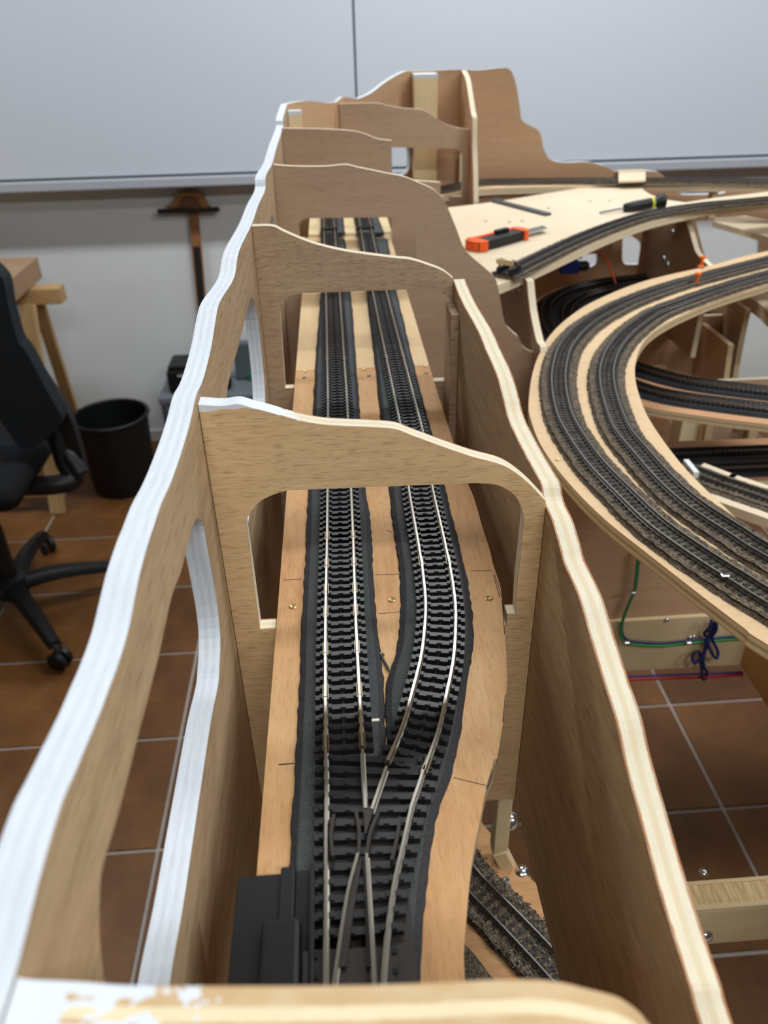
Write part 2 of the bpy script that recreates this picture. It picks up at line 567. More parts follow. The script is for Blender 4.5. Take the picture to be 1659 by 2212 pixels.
def m_ballast(name, lo, mid, hi, sc=520):
    m = Mat(name, 0.9, 0, 0.2)
    v = m.coord()
    a = m.noise(v, sc, 3, 0.7); b = m.noise(v, sc * 0.2, 3, 0.6)
    f = m.math('ADD', m.math('MULTIPLY', a, 0.75), m.math('MULTIPLY', b, 0.25))
    m.color(m.ramp(f, [(0.34, lo), (0.5, mid), (0.68, hi)]))
    m.bump(a, 0.8, 0.0015)
    return m.m
ballast_m = m_ballast('brown_ballast', C(58, 51, 44), C(98, 87, 74), C(144, 130, 110))
grain_ms = [m_plain('ballast_grain_dark', C(52, 46, 40), 0.9), m_plain('ballast_grain_brown', C(98, 84, 68), 0.9), m_plain('ballast_grain_pale', C(150, 134, 112), 0.9)]

# ------------------------------------------------------------------ room shell
RX0, RX1, RY0, RY1 = -3.0, 4.5, -3.0, 2.95
WB_Y = 2.85

def quad(name, pts, m, label):
    mb = MB().add(pts, [(0, 1, 2, 3)])
    return tag(mb.build(name, m), label, None, None, 'structure')

mb = MB().box2((RX0, RY0, -0.05), (RX1, RY1, -0.004))
floor = tag(mb.build('floor', grout), 'terracotta tiled floor with pale grey grout lines', None, None, 'structure')
TILE, ORG = 0.3015, uz(389, 1592, 0.0)
tile_mesh = None
tx = ORG.x - TILE * 9
for i in range(-7, 15):
    for j in range(-5, 6):
        x0, y0 = ORG.x + i * TILE, ORG.y + j * TILE
        if x0 < RX0 or x0 + TILE > RX1 or y0 + 0.02 > RY1 or y0 < -0.6:
            continue
        w = TILE - 0.008
        d = min(w, RY1 - 0.004 - y0)
        if d < w - 1e-6 or tile_mesh is None:
            q = MB().cbox((w / 2, d / 2, -0.003), (w, d, 0.006), 0.0012)
            t = q.build('tile', tile_mat, floor, loc=(x0 + 0.004, y0 + 0.004, 0))
            if d >= w - 1e-6: tile_mesh = t.data
        else:
            link('tile', tile_mesh, floor, loc=(x0 + 0.004, y0 + 0.004, 0))

def slab(name, lo, hi, m, label):
    return tag(MB().box2(lo, hi).build(name, m), label, None, None, 'structure')
slab('wall_back', (RX0, RY1, -0.05), (RX1, RY1 + 0.1, ROOM_H), wall_paint, 'white painted wall behind the whiteboard')
slab('wall_left', (RX0 - 0.1, RY0, -0.05), (RX0, RY1, ROOM_H), side_paint, 'plain side wall greyed to cut bounce light')
slab('wall_right', (RX1, RY0, -0.05), (RX1 + 0.1, RY1, ROOM_H), side_paint, 'plain side wall greyed to cut bounce light')
slab('wall_front', (RX0, RY0 - 0.1, -0.05), (RX1, RY0, ROOM_H), side_paint, 'plain wall opposite the whiteboard, greyed to cut bounce light')
slab('ceiling', (RX0, RY0, ROOM_H), (RX1, RY1, ROOM_H + 0.1), ceiling_paint, 'ceiling greyed to cut bounce light')
slab('baseboard_back', (RX0, RY1 - 0.012, 0.0), (RX1, RY1, 0.045), baseboard_white, 'low white skirting along the back wall')
for k, (lx, ly, pw) in enumerate(LAMP_SPOTS):
    t = thing('ceiling_lamp', 'long white ceiling lamp housing', 'lamp', (lx, ly, ROOM_H), 'ceiling lamps')
    MB().cbox((0, 0, -0.04), (1.3, 0.2, 0.08), 0.01).build('housing', white_plastic, t, loc=(lx, ly, ROOM_H))

# whiteboard: two sheets, seam, bottom rail
wb_z = uy(300, 388, WB_Y).z
seam_x = uy(766, 100, WB_Y).x
wb = thing('whiteboard', 'large white double board hanging on the back wall', 'whiteboard', (seam_x, RY1, wb_z))
MB().box2((RX0 + 0.5, WB_Y + 0.012, wb_z - 0.018), (3.6, RY1 - 0.002, 2.4)).build('board_body', seam_dark, wb)
MB().cbox(((RX0 + 0.5 + seam_x - 0.003) / 2, WB_Y + 0.008, (wb_z + 0.012 + 2.4) / 2), (seam_x - 0.003 - RX0 - 0.5, 0.016, 2.4 - wb_z - 0.012), 0.003).build('board_sheet', board_white, wb)
MB().cbox(((3.6 + seam_x + 0.003) / 2, WB_Y + 0.008, (wb_z + 0.012 + 2.4) / 2), (3.6 - seam_x - 0.003, 0.016, 2.4 - wb_z - 0.012), 0.003).build('board_sheet', board_white, wb)
MB().cbox(((RX0 + 0.5 + 3.6) / 2, WB_Y + 0.004, wb_z - 0.011), (3.1 - RX0, 0.03, 0.032), 0.004).build('bottom_rail', alu, wb)

# ------------------------------------------------------------------ hillside frame: side panels and cross panels
XL, TL = -0.0597, 0.0095            # inner face of the primed side panel
XR, TR = 0.0915, 0.0095
Z_BOT = 1.05
DECK_Z = 1.197
hill = thing('hillside_frame', 'plywood hillside frame with arched cross panels around the two tracks', 'model frame', (XL, 0.07, Z_BOT))

inner_top = [(35, 2098), (60, 2000), (85, 1899), (111, 1807), (136, 1728), (158, 1678), (190, 1602), (218, 1535), (233, 1494), (256.6, 1430), (277, 1362), (292, 1288), (304, 1231), (321, 1170), (332.5, 1136), (348, 1089), (368, 1045), (385, 998), (402, 944), (413.6, 900), (424, 853), (439, 819), (456, 751), (466, 690), (476, 650), (506, 599), (516.5, 542), (543.5, 484.6), (558.7, 441), (572.6, 410), (574, 380), (588, 353), (598, 316), (611, 275), (611.5, 255), (619.8, 225)]
prof = [(ux(px, py, XL).y, ux(px, py, XL).z) for px, py in inner_top]
for i in range(1, len(prof)):                       # keep the outline a function of depth
    if prof[i][0] <= prof[i - 1][0]:
        prof[i] = (prof[i - 1][0] + 0.002, prof[i][1])
Y0 = 0.0635
prof = [(Y0, prof[0][1])] + prof
YC1 = max(prof[-1][0], 1.30)
prof[-1] = (YC1, prof[-1][1])
top = [tuple(p) for p in spline([Vector(p) for p in prof], 4)]
outline = [(Y0, Z_BOT)] + [(YC1, Z_BOT)] + top[::-1]

win1_px = [(224, 2110), (215, 2013), (215, 1956), (218, 1893), (231, 1839), (253, 1766), (281, 1659), (304, 1567), (335, 1450), (351, 1379), (371, 1288), (390, 1237), (410, 1160), (420, 1128), (428, 1119), (439, 1136), (449, 1190), (469, 1305), (476, 1379), (474, 1440), (471, 1480), (455.6, 1557), (433.5, 1703), (414.5, 1830), (395.5, 1956), (373, 2083)]
w1 = [(ux(px, py, XL).y, ux(px, py, XL).z) for px, py in win1_px]
w1 += [(0.118, 1.212), (0.104, 1.218), (0.097, 1.235), (0.0935, 1.255)]
w1 = [tuple(p) for p in spline([Vector(p) for p in w1], 3, True)]
w2 = [(0.36, 1.262), (0.372, 1.283), (0.395, 1.289), (0.45, 1.288), (0.52, 1.289), (0.548, 1.2875), (0.566, 1.279), (0.576, 1.262), (0.577, 1.236), (0.572, 1.212), (0.56, 1.201), (0.53, 1.198), (0.42, 1.198), (0.378, 1.202), (0.362, 1.22)]
w2 = [tuple(p) for p in spline([Vector(p) for p in w2], 3, True)]
w3 = [tuple(p) for p in spline([Vector((p[0] * 0.93 + 0.318, p[1])) for p in [(0.36, 1.262), (0.372, 1.283), (0.395, 1.289), (0.45, 1.288), (0.52, 1.289), (0.548, 1.2875), (0.566, 1.279), (0.576, 1.262), (0.577, 1.236), (0.572, 1.212), (0.56, 1.201), (0.53, 1.198), (0.42, 1.198), (0.378, 1.202), (0.362, 1.22)]], 3, True)]
o = board('side_panel', outline, TL, M_yz(XL - TL), [ply_side, white_edge], hill, [w1, w2, w3])
o['label'] = 'long side panel with white primed edges and rounded windows'

r_in = [(978, 603), (987.5, 629), (1002, 661), (1032, 715.6), (1048.5, 756), (1070, 805), (1083.7, 851), (1097, 905), (1127, 970), (1157, 1025), (1168, 1047), (1174.6, 1084), (1192, 1125), (1208, 1180), (1218, 1217), (1248, 1285), (1268.5, 1354), (1288.7, 1424), (1305, 1477), (1330, 1556), (1350.5, 1650), (1383.5, 1774), (1416.5, 1898), (1449.5, 2009), (1486.6, 2125), (1511, 2212)]
rp = [(ux(px, py, XR).y, ux(px, py, XR).z) for px, py in r_in]
rp = sorted(rp)
rp = [(Y0, rp[0][1] - 0.006)] + rp
YR1 = 0.606
rp[-1] = (YR1, rp[-1][1])
rtop = [tuple(p) for p in spline([Vector(p) for p in rp], 4)]
o = board('side_panel', [(Y0, Z_BOT), (YR1, Z_BOT)] + rtop[::-1], TR, M_yz(XR), [ply_side, edge9], hill)
o['label'] = 'bare plywood side panel with wavy sawn top edge'

T8 = 0.008
def cross(y, top_px, hole_px=None, mats=None, right=None, left=None, bottom=Z_BOT, extra=None, pick=None, smooth_hole=True):
    tp = [(uy(px, py, y).x, uy(px, py, y).z) for px, py in top_px]
    if left is not None: tp[0] = (left, tp[0][1])
    if right is not None: tp[-1] = (right, tp[-1][1])
    tl = [tuple(p) for p in spline([Vector(p) for p in tp], 4)]
    poly = [(tl[0][0], bottom)] + (extra or [(tl[-1][0], bottom)]) + tl[::-1]
    holes = []
    if hole_px:
        holes.append(hole_px)
    return board('cross_panel', poly, T8, M_xz(y), mats or [ply_warm, edge8], hill, holes, edge_pick=pick)

def arch(y, l_px, r_px, notch=True, zb=1.195):
    """opening: l_px from the foot up to the crown start, r_px from the crown end down to the foot"""
    a = [(uy(px, py, y).x, uy(px, py, y).z) for px, py in l_px]
    b = [(uy(px, py, y).x, uy(px, py, y).z) for px, py in r_px]
    up_ = [tuple(p) for p in spline([Vector(p) for p in a[1:]], 4)]
    dn = [tuple(p) for p in spline([Vector(p) for p in b[:-1]], 4)]
    pts = [(a[0][0], zb)] + up_ + dn + [(b[-1][0], zb)]
    if notch:
        pts += [(0.0775, zb), (0.0775, DECK_Z - 0.0095), (-0.039, DECK_Z - 0.0095), (-0.039, zb)]
    return pts

Y1 = 0.300
h1 = arch(Y1, [(561, 1355), (546.8, 1250), (533, 1150), (531, 1129), (536.3, 1116), (557, 1087), (588.7, 1069), (622.8, 1059)],
          [(1026.8, 1043.5), (1075, 1048), (1113.6, 1072), (1130, 1108.6), (1130, 1147), (1118, 1258), (1113.6, 1328)])
o = cross(Y1, [(431, 874), (478.6, 877), (515, 873), (546.8, 881.6), (583.5, 891), (636, 906.5), (688, 917), (740, 921), (800, 923.5), (853, 928), (887, 940), (945, 961.6), (1022, 988), (1089, 1007), (1137.7, 1041), (1172, 1084)],
          h1, [ply_warm_painted, edge8_painted, edge8], right=XR - 0.0003, left=XL + 0.0003, pick=lambda x, y, h: 1 if h < 0 else 2)
o['label'] = 'arched cross panel with primer smeared on its upper corner'

Y2 = 0.602
h2 = arch(Y2, [(616, 836), (611, 760), (606, 690), (605, 664), (612.3, 653.4), (626.8, 639), (652, 633.5)],
          [(901.7, 624.5), (934, 626), (952, 631.7), (966.8, 642.6), (972, 657), (968.6, 765.5), (966.8, 821.6)])
o = cross(Y2, [(543.6, 489), (587, 489), (612, 500), (648.5, 516), (684.7, 528.6), (735, 541), (793, 550), (854.7, 557.6), (887, 561), (923, 572), (956, 584.7), (979, 602)],
          h2, [ply_grey, edge8], right=XR - 0.0003, left=XL + 0.0003)

Y3 = 0.900
h3 = arch(Y3, [(643, 520), (645, 490), (648, 479.5), (655, 474), (664, 471.5)], [(862, 469), (880, 474), (893, 485), (899, 500), (901, 540), (901, 560)], zb=1.195)
p3r = [(1013, 549), (1051, 582), (1069, 600), (1075.6, 620.7), (1081, 648), (1086.4, 680), (1093, 702), (1108, 718), (1120, 729), (1127, 745), (1138, 756), (1150, 761), (1158, 762)]
p3 = [(588, 356), (611.4, 358), (652, 360), (702.6, 359.7), (746.4, 356), (770, 361), (804, 368), (837.6, 375), (871, 381.6), (905, 395), (932, 407), (949, 420.5), (962.5, 439), (972.6, 461), (986, 494.7), (999.6, 530)] + p3r
o = cross(Y3, p3, h3, [ply_brown, edge8], left=XL + 0.0003, bottom=0.985)
o['label'] = 'wide cross panel reaching out to the plateau with a stepped rocky edge'

Y4 = 1.128
tp = [(uy(px, py, Y4).x, uy(px, py, Y4).z) for px, py in [(608, 277), (650, 278), (700, 279), (740, 281), (768, 284), (790, 290), (815, 300), (846, 304)]]
tp[0] = (XL + 0.0003, tp[0][1])
tl = [tuple(p) for p in spline([Vector(p) for p in tp], 4)]
e = uy(846, 304, Y4)
poly = [(XL + 0.0003, Z_BOT), (0.15, Z_BOT), (0.15, 1.262), (e.x, 1.268)] + tl[::-1]
h4 = [(-0.047, 1.195), (-0.047, 1.262), (uy(848, 470, Y4).x, 1.262), (uy(848, 505, Y4).x, 1.195), (0.0775, 1.195), (0.0775, DECK_Z - 0.0095), (-0.039, DECK_Z - 0.0095), (-0.039, 1.195)]
board('cross_panel', poly, T8, M_xz(Y4), [ply_brown, edge8], hill, [h4])

# front board, closest to the camera
YF = 0.0728
tp = [(uy(px, py, YF).x, uy(px, py, YF).z) for px, py in [(40, 2108), (57, 2115.5), (181, 2121.5), (283, 2129), (500, 2130), (800, 2128), (1100, 2116), (1201, 2121), (1268, 2136), (1329, 2152), (1363, 2172), (1386, 2192), (1403, 2212)]]
tp[0] = (XL + 0.0003, tp[0][1])
lx_, lz_ = tp[-1]
tp += [(lx_ + 0.006, lz_ - 0.006), (XR - 0.0003, lz_ - 0.018)]
tl = [tuple(p) for p in spline([Vector(p) for p in tp], 4)]
o = board('cross_panel', [(tl[0][0], Z_BOT), (tl[-1][0], Z_BOT)] + tl[::-1], 0.0092, M_xz(YF - 0.0092), [ply_warm, m_edge('plywood_edge_front_board', 0.0092, C(240, 222, 184), C(196, 150, 106), mid=C(240, 224, 190), paint_u=-0.04, smear=0.13, thick=True)], hill)
o['label'] = 'front board with rounded corner and smeared primer'
# inner stiffening strip beside the bare side panel
o = MB().box2((XR - 0.006, Y2 - 0.034, Z_BOT + 0.02), (XR - 0.0003, Y2 - 0.0003, 1.262)).build('corner_batten', ply_grey, hill)

# ------------------------------------------------------------------ rear hill: slanting shell, back panel, rib, posts
A0, A1, A2 = (XL - TL * 0.5, YC1), (0.017, 1.50), (0.158, 1.62)
YB = 1.62
rear = thing('rear_hill_frame', 'tall plywood mountain backdrop frame beside the whiteboard', 'model frame', (0.2, YB, 0.9))

def shell(a, b, px, name='shell_panel', z0=Z_BOT, holes=(), mats=None):
    pts = [uv_on(x, y, a, b) for x, y in px]
    L = math.hypot(b[0] - a[0], b[1] - a[1])
    pts[0] = (0.0, pts[0][1]); pts[-1] = (L, pts[-1][1])
    tl = [tuple(p) for p in spline([Vector(p) for p in pts], 4)]
    d = Vector((b[0] - a[0], b[1] - a[1], 0)).normalized()
    M = frame_m((a[0], a[1], 0), d, (0, 0, 1))                 # thickness toward ax x ay
    M = M @ Matrix.Translation((0, 0, -0.008))
    return board(name, [(0, z0), (L, z0)] + tl[::-1], 0.008, M, mats or [ply_red_x, white_edge], rear, holes)
shell(A0, A1, [(620, 225), (642, 220), (669, 218), (702.6, 222), (719.4, 222)])
wpx = [(838, 318), (884, 318), (886, 340), (885, 362), (878, 374), (864, 380), (838, 380)]
wh = [uv_on(x, y, A1, A2) for x, y in wpx]
shell(A1, A2, [(719, 223), (733, 214.5), (743, 209.5), (770, 213), (787, 207.8), (804, 199), (837.6, 174), (871, 155.4), (895, 152)], holes=[wh])

bp = [(895, 153), (920, 153), (946, 152), (991, 149.7), (1028, 152), (1083, 146.5), (1101, 150), (1110, 166), (1117, 193), (1124, 239), (1129, 262), (1161, 280), (1170, 298), (1174.5, 321), (1188, 344), (1220, 351), (1266, 349.7), (1302.6, 358), (1330, 370), (1360, 374), (1394, 369), (1421.5, 371.6), (1435, 382), (1455, 407), (1467, 417), (1485, 420.6), (1555, 418), (1573, 412), (1598, 407), (1659, 406), (1760, 404)]
bpts = [(uy(x, y, YB).x, uy(x, y, YB).z) for x, y in bp]
bpts[0] = (A2[0], bpts[0][1])
tl = [tuple(p) for p in spline([Vector(p) for p in bpts], 4)]
def hole(px, y=YB, n=3):
    return [tuple(p) for p in spline([Vector((uy(a, b, y).x, uy(a, b, y).z)) for a, b in px], n, True)]
bh1 = hole([(1346, 506), (1352, 503), (1378, 519), (1385, 530), (1386, 550), (1383, 568), (1376, 571), (1353, 571), (1346, 566), (1344, 552)])
bh2 = hole([(1232, 540), (1262, 534), (1284, 540), (1290, 556), (1285, 572), (1266, 578), (1240, 574), (1230, 558)])
wg = [(1503, 478), (1552, 474), (1600, 492), (1640, 503), (1636, 560), (1600, 575), (1532, 578), (1518, 540)]
bh3 = [(uy(a, b, YB).x, uy(a, b, YB).z) for a, b in wg]
o = board('back_panel', [(A2[0], 0.90), (tl[-1][0], 0.90)] + tl[::-1], 0.008, M_xz(YB), [ply_red_x, white_edge], rear, [bh1, bh2, bh3])
o['label'] = 'stepped mountain silhouette panel with cut windows below'

XRIB = 0.250
rb = [(993, 151), (1006, 174), (1016.5, 241.5), (1020, 255), (1020, 309), (1022, 380), (1023, 437)]
rpts = [(ux(x, y, XRIB).y, ux(x, y, XRIB).z) for x, y in rb]
rpts[0] = (YB - 0.0003, rpts[0][1])
tl = [tuple(p) for p in spline([Vector(p) for p in rpts], 4)]
rib_hole = [(1.515, 1.178), (1.515, 1.245), (1.535, 1.26), (1.595, 1.26), (1.61, 1.245), (1.61, 1.178)]
board('rib_panel', [(YB - 0.0003, 1.10), (tl[-1][0], 1.10)] + tl[::-1], 0.009, M_yz(XRIB), [ply_red_x, edge9], rear, [rib_hole])

Y5 = 1.50
tp = [(uy(px, py, Y5).x, uy(px, py, Y5).z) for px, py in [(721, 225), (770, 223), (817, 223), (837.6, 228), (871, 234), (908.5, 236.5), (929, 246.6), (956, 265), (983, 275), (1018, 280)]]
tp[0] = (A1[0] + 0.006, tp[0][1]); tp[-1] = (XRIB - 0.0003, tp[-1][1])
tl = [tuple(p) for p in spline([Vector(p) for p in tp], 4)]
ho = [(uy(px, py, Y5).x, uy(px, py, Y5).z) for px, py in [(830, 395), (830, 318), (980, 321), (992, 325), (999, 338), (998, 424)]]
ho = [(ho[0][0], ho[-1][1])] + ho[1:]
board('cross_panel', [(tp[0][0], 1.10), (tp[-1][0], 1.10)] + tl[::-1], 0.008, M_xz(Y5), [ply_brown, edge8], rear, [ho])

def post(name, cx, cy, w, z0, z1, rot=0.0, cap=True):
    mb = MB().box((0, 0, (z0 + z1 - 0.007) / 2), (w, w, z1 - 0.007 - z0), 0).box((0, 0, z1 - 0.0035), (w + 0.0004, w + 0.0004, 0.007), 1)
    return mb.build(name, [pine_v, WHITE_M], rear, M=Matrix.Translation((cx, cy, 0)) @ Matrix.Rotation(rot, 4, 'Z'))
pine_v = m_wood('pine_upright', C(248, 232, 192), C(236, 210, 160), u=36, v=4, pores=0.05, seed=70, figure=0.7)
WHITE_M = m_plain('white_primer', WHITE, 0.55)
pc = uy(917, 240, YB - 0.02)
post('corner_post', pc.x, YB - 0.0215, 0.042, 1.02, uy(917, 160, YB - 0.04).z)
pc = uy(638, 240, YC1 + 0.0)
post('corner_post', XL + 0.011, YC1 - 0.001, 0.019, 1.05, uy(640, 238, YC1).z)

# ------------------------------------------------------------------ track deck
EDGE_PX = [(1010.8, 1044.7), (1025, 1079), (1040.6, 1134), (1056, 1181), (1067, 1225), (1079.8, 1262.5), (1085, 1300), (1090.4, 1366), (1094, 1421), (1095, 1472), (1090, 1535), (1074, 1635), (1051, 1701), (1035.6, 1778), (1020, 1855), (1008.6, 1971), (1004, 2113)]
redge = [uz(x, y, DECK_Z).xy for x, y in EDGE_PX]
redge = [Vector((0.0768, 0.633)), Vector((0.0768, 0.52)), Vector((0.0772, 0.45))] + redge + [Vector((redge[-1].x, 0.088))]
rs = spline(redge, 4)
JY = 0.633
deck = thing('track_deck', 'narrow plywood deck running through the hillside frame under both tracks', 'deck', (0.02, 0.3, DECK_Z - 0.009))
GR = Matrix(((0, 1, 0, 0), (1, 0, 0, 0), (0, 0, -1, 0), (0, 0, 0, 1)))     # local x = world y (grain), local y = world x

def deck_board(poly, t, z, mats, name='deck_board'):
    M = Matrix.Translation((0, 0, z)) @ GR
    return board(name, [(p[1], p[0]) for p in poly], t, M, mats, deck)
o = deck_board([(p.x, p.y) for p in rs] + [(-0.0392, 0.088), (-0.0385, 0.30), (-0.0383, JY)], 0.009, DECK_Z, [deck_near, edge_deck])
o['label'] = 'reddish deck board with a bulging sawn edge'
deck_board([(-0.0383, JY + 0.0006), (-0.037, 1.125), (0.079, 1.125), (0.0768, JY + 0.0006)], 0.009, DECK_Z, [deck_mid, edge_deck])
deck_board([(-0.034, 1.126), (-0.033, 1.475), (0.083, 1.475), (0.082, 1.126)], 0.012, DECK_Z + 0.0035, [deck_far, edge_pale])
# screws in the deck, pencil lines
def screw(parent, p, r=0.0022, m=brass, name='screw'):
    return MB().lathe([(r, 0.0), (r, 0.0004), (r * 0.75, 0.0007), (r * 0.25, 0.0004), (r * 0.2, 0.0001)], n=12).build(name, m, parent, loc=p)
for x, y in [(633, 1311), (846, 1296), (1056, 1293)]:
    screw(deck, uz(x, y, DECK_Z), 0.0021)
for x, y in [(659, 803), (788, 799), (920, 792), (657, 816), (797, 812), (922, 806)]:
    screw(deck, uz(x, y, DECK_Z), 0.0018, steel_dull if y > 803 else brass)
def mark(a, b, w=0.0004, m=ink, z=DECK_Z):
    p, q = uz(*a, z), uz(*b, z)
    d = (q - p).normalized(); n = Vector((-d.y, d.x, 0)) * w / 2
    u = Vector((0, 0, 0.00012))
    return MB().add([p - n + u, q - n + u, q + n + u, p + n + u, p - n, q - n, q + n, p + n], [(0, 1, 2, 3), (4, 7, 6, 5), (0, 4, 5, 1), (1, 5, 6, 2), (2, 6, 7, 3), (3, 7, 4, 0)]).build('pencil_mark', m, deck)
for a, b in [((613, 1253), (652, 1251)), ((811, 1242), (862, 1240)), ((818, 1326), (862, 1322)), ((1017, 1233), (1062, 1233)), ((602, 1652), (636, 1649)), ((980, 1680), (1050, 1697)), ((836, 1146), (850, 1150))]:
    mark(a, b, 0.0005 if a[0] == 602 else 0.0003, ink_dark if a[0] == 602 else ink)
for a, b in [((1068, 1240), (1084, 1290)), ((1066, 1243), (1080, 1292)), ((1084, 1292), (1090, 1370)), ((1092, 1500), (1086, 1560)), ((1070, 1640), (1050, 1705)), ((1074, 1640), (1053, 1703))]:
    mark(a, b, 0.00035, ink)

# ------------------------------------------------------------------ foam track beds
FOAM_Z = DECK_Z + 0.0036
def foam(name, label, lp, rp_, n, z0=DECK_Z, zt=FOAM_Z, top=foam_top, jit=0.0004, inset=0.0030, group=None):
    L = resample(spline([Vector(uz(x, y, z0).xy) for x, y in lp], 4), n)
    R = resample(spline([Vector(uz(x, y, z0).xy) for x, y in rp_], 4), n)
    vs, fs, ms = [], [], []
    for i in range(n + 1):
        a, b = L[i], R[i]
        d = (b - a).normalized()
        ja, jb = random.uniform(-jit, jit), random.uniform(-jit, jit)
        a2, b2 = a + d * ja, b + d * jb
        for p, z in ((a2, z0), (a2 + d * 0.0006, z0 + (zt - z0) * 0.45), (a + d * inset, zt - 0.0003), (a + d * (inset + 0.0006), zt), (b - d * (inset + 0.0006), zt), (b - d * inset, zt - 0.0003), (b2 - d * 0.0006, z0 + (zt - z0) * 0.45), (b2, z0)):
            vs.append((p.x, p.y, z))
    mb = MB(); mb.v = vs
    for i in range(n):
        for k in range(7):
            mb.f.append([i * 8 + k, (i + 1) * 8 + k, (i + 1) * 8 + k + 1, i * 8 + k + 1]); mb.m.append(0 if 2 <= k <= 4 else 1)
        mb.f.append([i * 8 + 7, (i + 1) * 8 + 7, (i + 1) * 8, i * 8]); mb.m.append(1)
    mb.f.append(list(range(8))); mb.m.append(1)
    mb.f.append([n * 8 + k for k in range(8)][::-1]); mb.m.append(1)
    return tag(mb.build(name, [top, foam_side]), label, 'foam strip', group)
foam('foam_bed', 'dark grey foam strip under the straight track, beside the point motor',
     [(676, 893), (672, 940), (665, 1060), (660, 1200), (652, 1330), (648, 1450), (640, 1600), (632, 1740), (625, 1850), (620, 1960), (616, 2123), (600, 2300)],
     [(778, 893), (782, 960), (790, 1060), (801, 1130), (806, 1230), (813, 1330), (822, 1400), (831, 1500), (833, 1600), (836, 1750), (838, 1960), (838, 2123), (830, 2300)], 110)
foam('foam_bed', 'dark grey foam strip under the swerving branch track',
     [(820, 893), (828, 960), (840, 1060), (850, 1150), (862, 1230), (865, 1310), (858, 1400), (846, 1440), (832, 1500), (834, 1600), (837, 1750), (839, 1960), (839, 2123), (831, 2300)],
     [(921, 893), (940, 960), (963, 1060), (985, 1150), (1005, 1230), (1021, 1330), (1021, 1400), (1008, 1490), (997, 1580), (980, 1650), (970, 1690), (943, 1770), (930, 1850), (917, 1960), (909, 2123), (905, 2300)], 110)
foam('foam_bed', 'smooth grey foam strip under the straight track between the second and first arches',
     [(702, 520), (696, 600), (688, 690), (680, 800), (676, 892)], [(746, 520), (757, 620), (764, 700), (771, 800), (778, 892)], 40, top=foam_far)
foam('foam_bed', 'smooth grey foam strip under the branch track, overlapping tongue on one side',
     [(775, 520), (790, 600), (796, 680), (806, 760), (814, 830), (820, 892)], [(838, 520), (855, 620), (876, 710), (895, 790), (921, 892)], 40, top=foam_far)
foam('foam_bed', 'grey foam strip far along the pale deck under the straight track',
     [(704, 420), (698, 470), (690, 508)], [(738, 420), (742, 470), (746, 508)], 20, z0=DECK_Z + 0.0035, zt=FOAM_Z + 0.0035, top=foam_far)
foam('foam_bed', 'grey foam strip far along the pale deck under the branch track',
     [(758, 420), (764, 470), (770, 508)], [(805, 420), (818, 470), (832, 508)], 20, z0=DECK_Z + 0.0035, zt=FOAM_Z + 0.0035, top=foam_far)

# ------------------------------------------------------------------ tracks
PITCH = 0.00565
RAIL_PROF = [(-0.0010, 0), (0.0010, 0), (0.0010, 0.0005), (0.0004, 0.0009), (0.0004, 0.0022), (0.00052, 0.0025), (0.00052, 0.0034), (-0.00052, 0.0034), (-0.00052, 0.0025), (-0.0004, 0.0022), (-0.0004, 0.0009), (-0.0010, 0.0005)]
SL_H = 0.0031
SLEEPER = MB().box((0, 0, SL_H / 2), (0.0236, 0.0027, SL_H))
for s in (-1, 1):
    for k in (-1, 1):
        SLEEPER.box((s * 0.0073 + k * 0.0018, 0, SL_H + 0.0005), (0.0015, 0.0021, 0.001))
SLEEPER.box((0, -0.0004, SL_H + 0.0003), (0.0024, 0.0014, 0.0006))
SLEEPER.box((0, 0.0028, SL_H * 0.35), (0.0012, 0.0027, SL_H * 0.5))
def sleeper_mesh(m):
    me = bpy.data.meshes.new('sleeper')
    me.from_pydata(SLEEPER.v, [], SLEEPER.f)
    me.materials.append(m); me.update()
    return me
SL_BLACK, SL_BROWN = sleeper_mesh(sleeper_black), sleeper_mesh(sleeper_brown)

def offset(path, d):
    out = []
    for i, p in enumerate(path):
        a, b = path[max(i - 1, 0)], path[min(i + 1, len(path) - 1)]
        t = (b - a).normalized()
        out.append(Vector((p.x + t.y * d, p.y - t.x * d)))
    return out

def track(name, label, path, z, cat='track', group=None, single=True, me=SL_BLACK, rail=rail_metal, pitch=PITCH, joiner=True, gauge=0.0146, part=None, sleepers=True):
    """path: plan Vectors; z: underside of the sleepers"""
    t = thing(name, label, cat, (path[0].x, path[0].y, z), group)
    for s in (-1, 1):
        mb = MB().sweep(offset(path, s * gauge / 2), RAIL_PROF, z + SL_H)
        mb.build('rail', rail, t)
        if joiner:
            q = offset(path, s * gauge / 2)
            jp = resample(q, max(2, int(length(q) / 0.004)))[:3]
            jm = MB()
            for w in (-1, 1):
                jm.sweep(jp, [(w * 0.0008, 0.0002), (w * 0.0013, 0.0002), (w * 0.0013, 0.0017), (w * 0.0008, 0.0017)], z + SL_H)
            jm.build('rail_joiner', joiner_metal, t)
    if not sleepers:
        return t
    n = max(2, int(round(length(path) / pitch)))
    pts = resample(path, n * 2)
    big = MB()
    src = me
    for i in range(n):
        p = pts[2 * i + 1]; a, b = pts[2 * i], pts[2 * i + 2]
        ang = math.atan2(b.y - a.y, b.x - a.x) - math.pi / 2
        one = single(p) if callable(single) else single
        if one:
            link('sleeper', src, t, M=Matrix.Translation((p.x, p.y, z)) @ Matrix.Rotation(ang, 4, 'Z'))
        else:
            R = Matrix.Translation((p.x, p.y, z)) @ Matrix.Rotation(ang, 4, 'Z')
            big.add([R @ Vector(v) for v in SLEEPER.v], SLEEPER.f)
    if big.v:
        tag(big.build('sleepers', src.materials[0], t), kind='stuff')
    return t

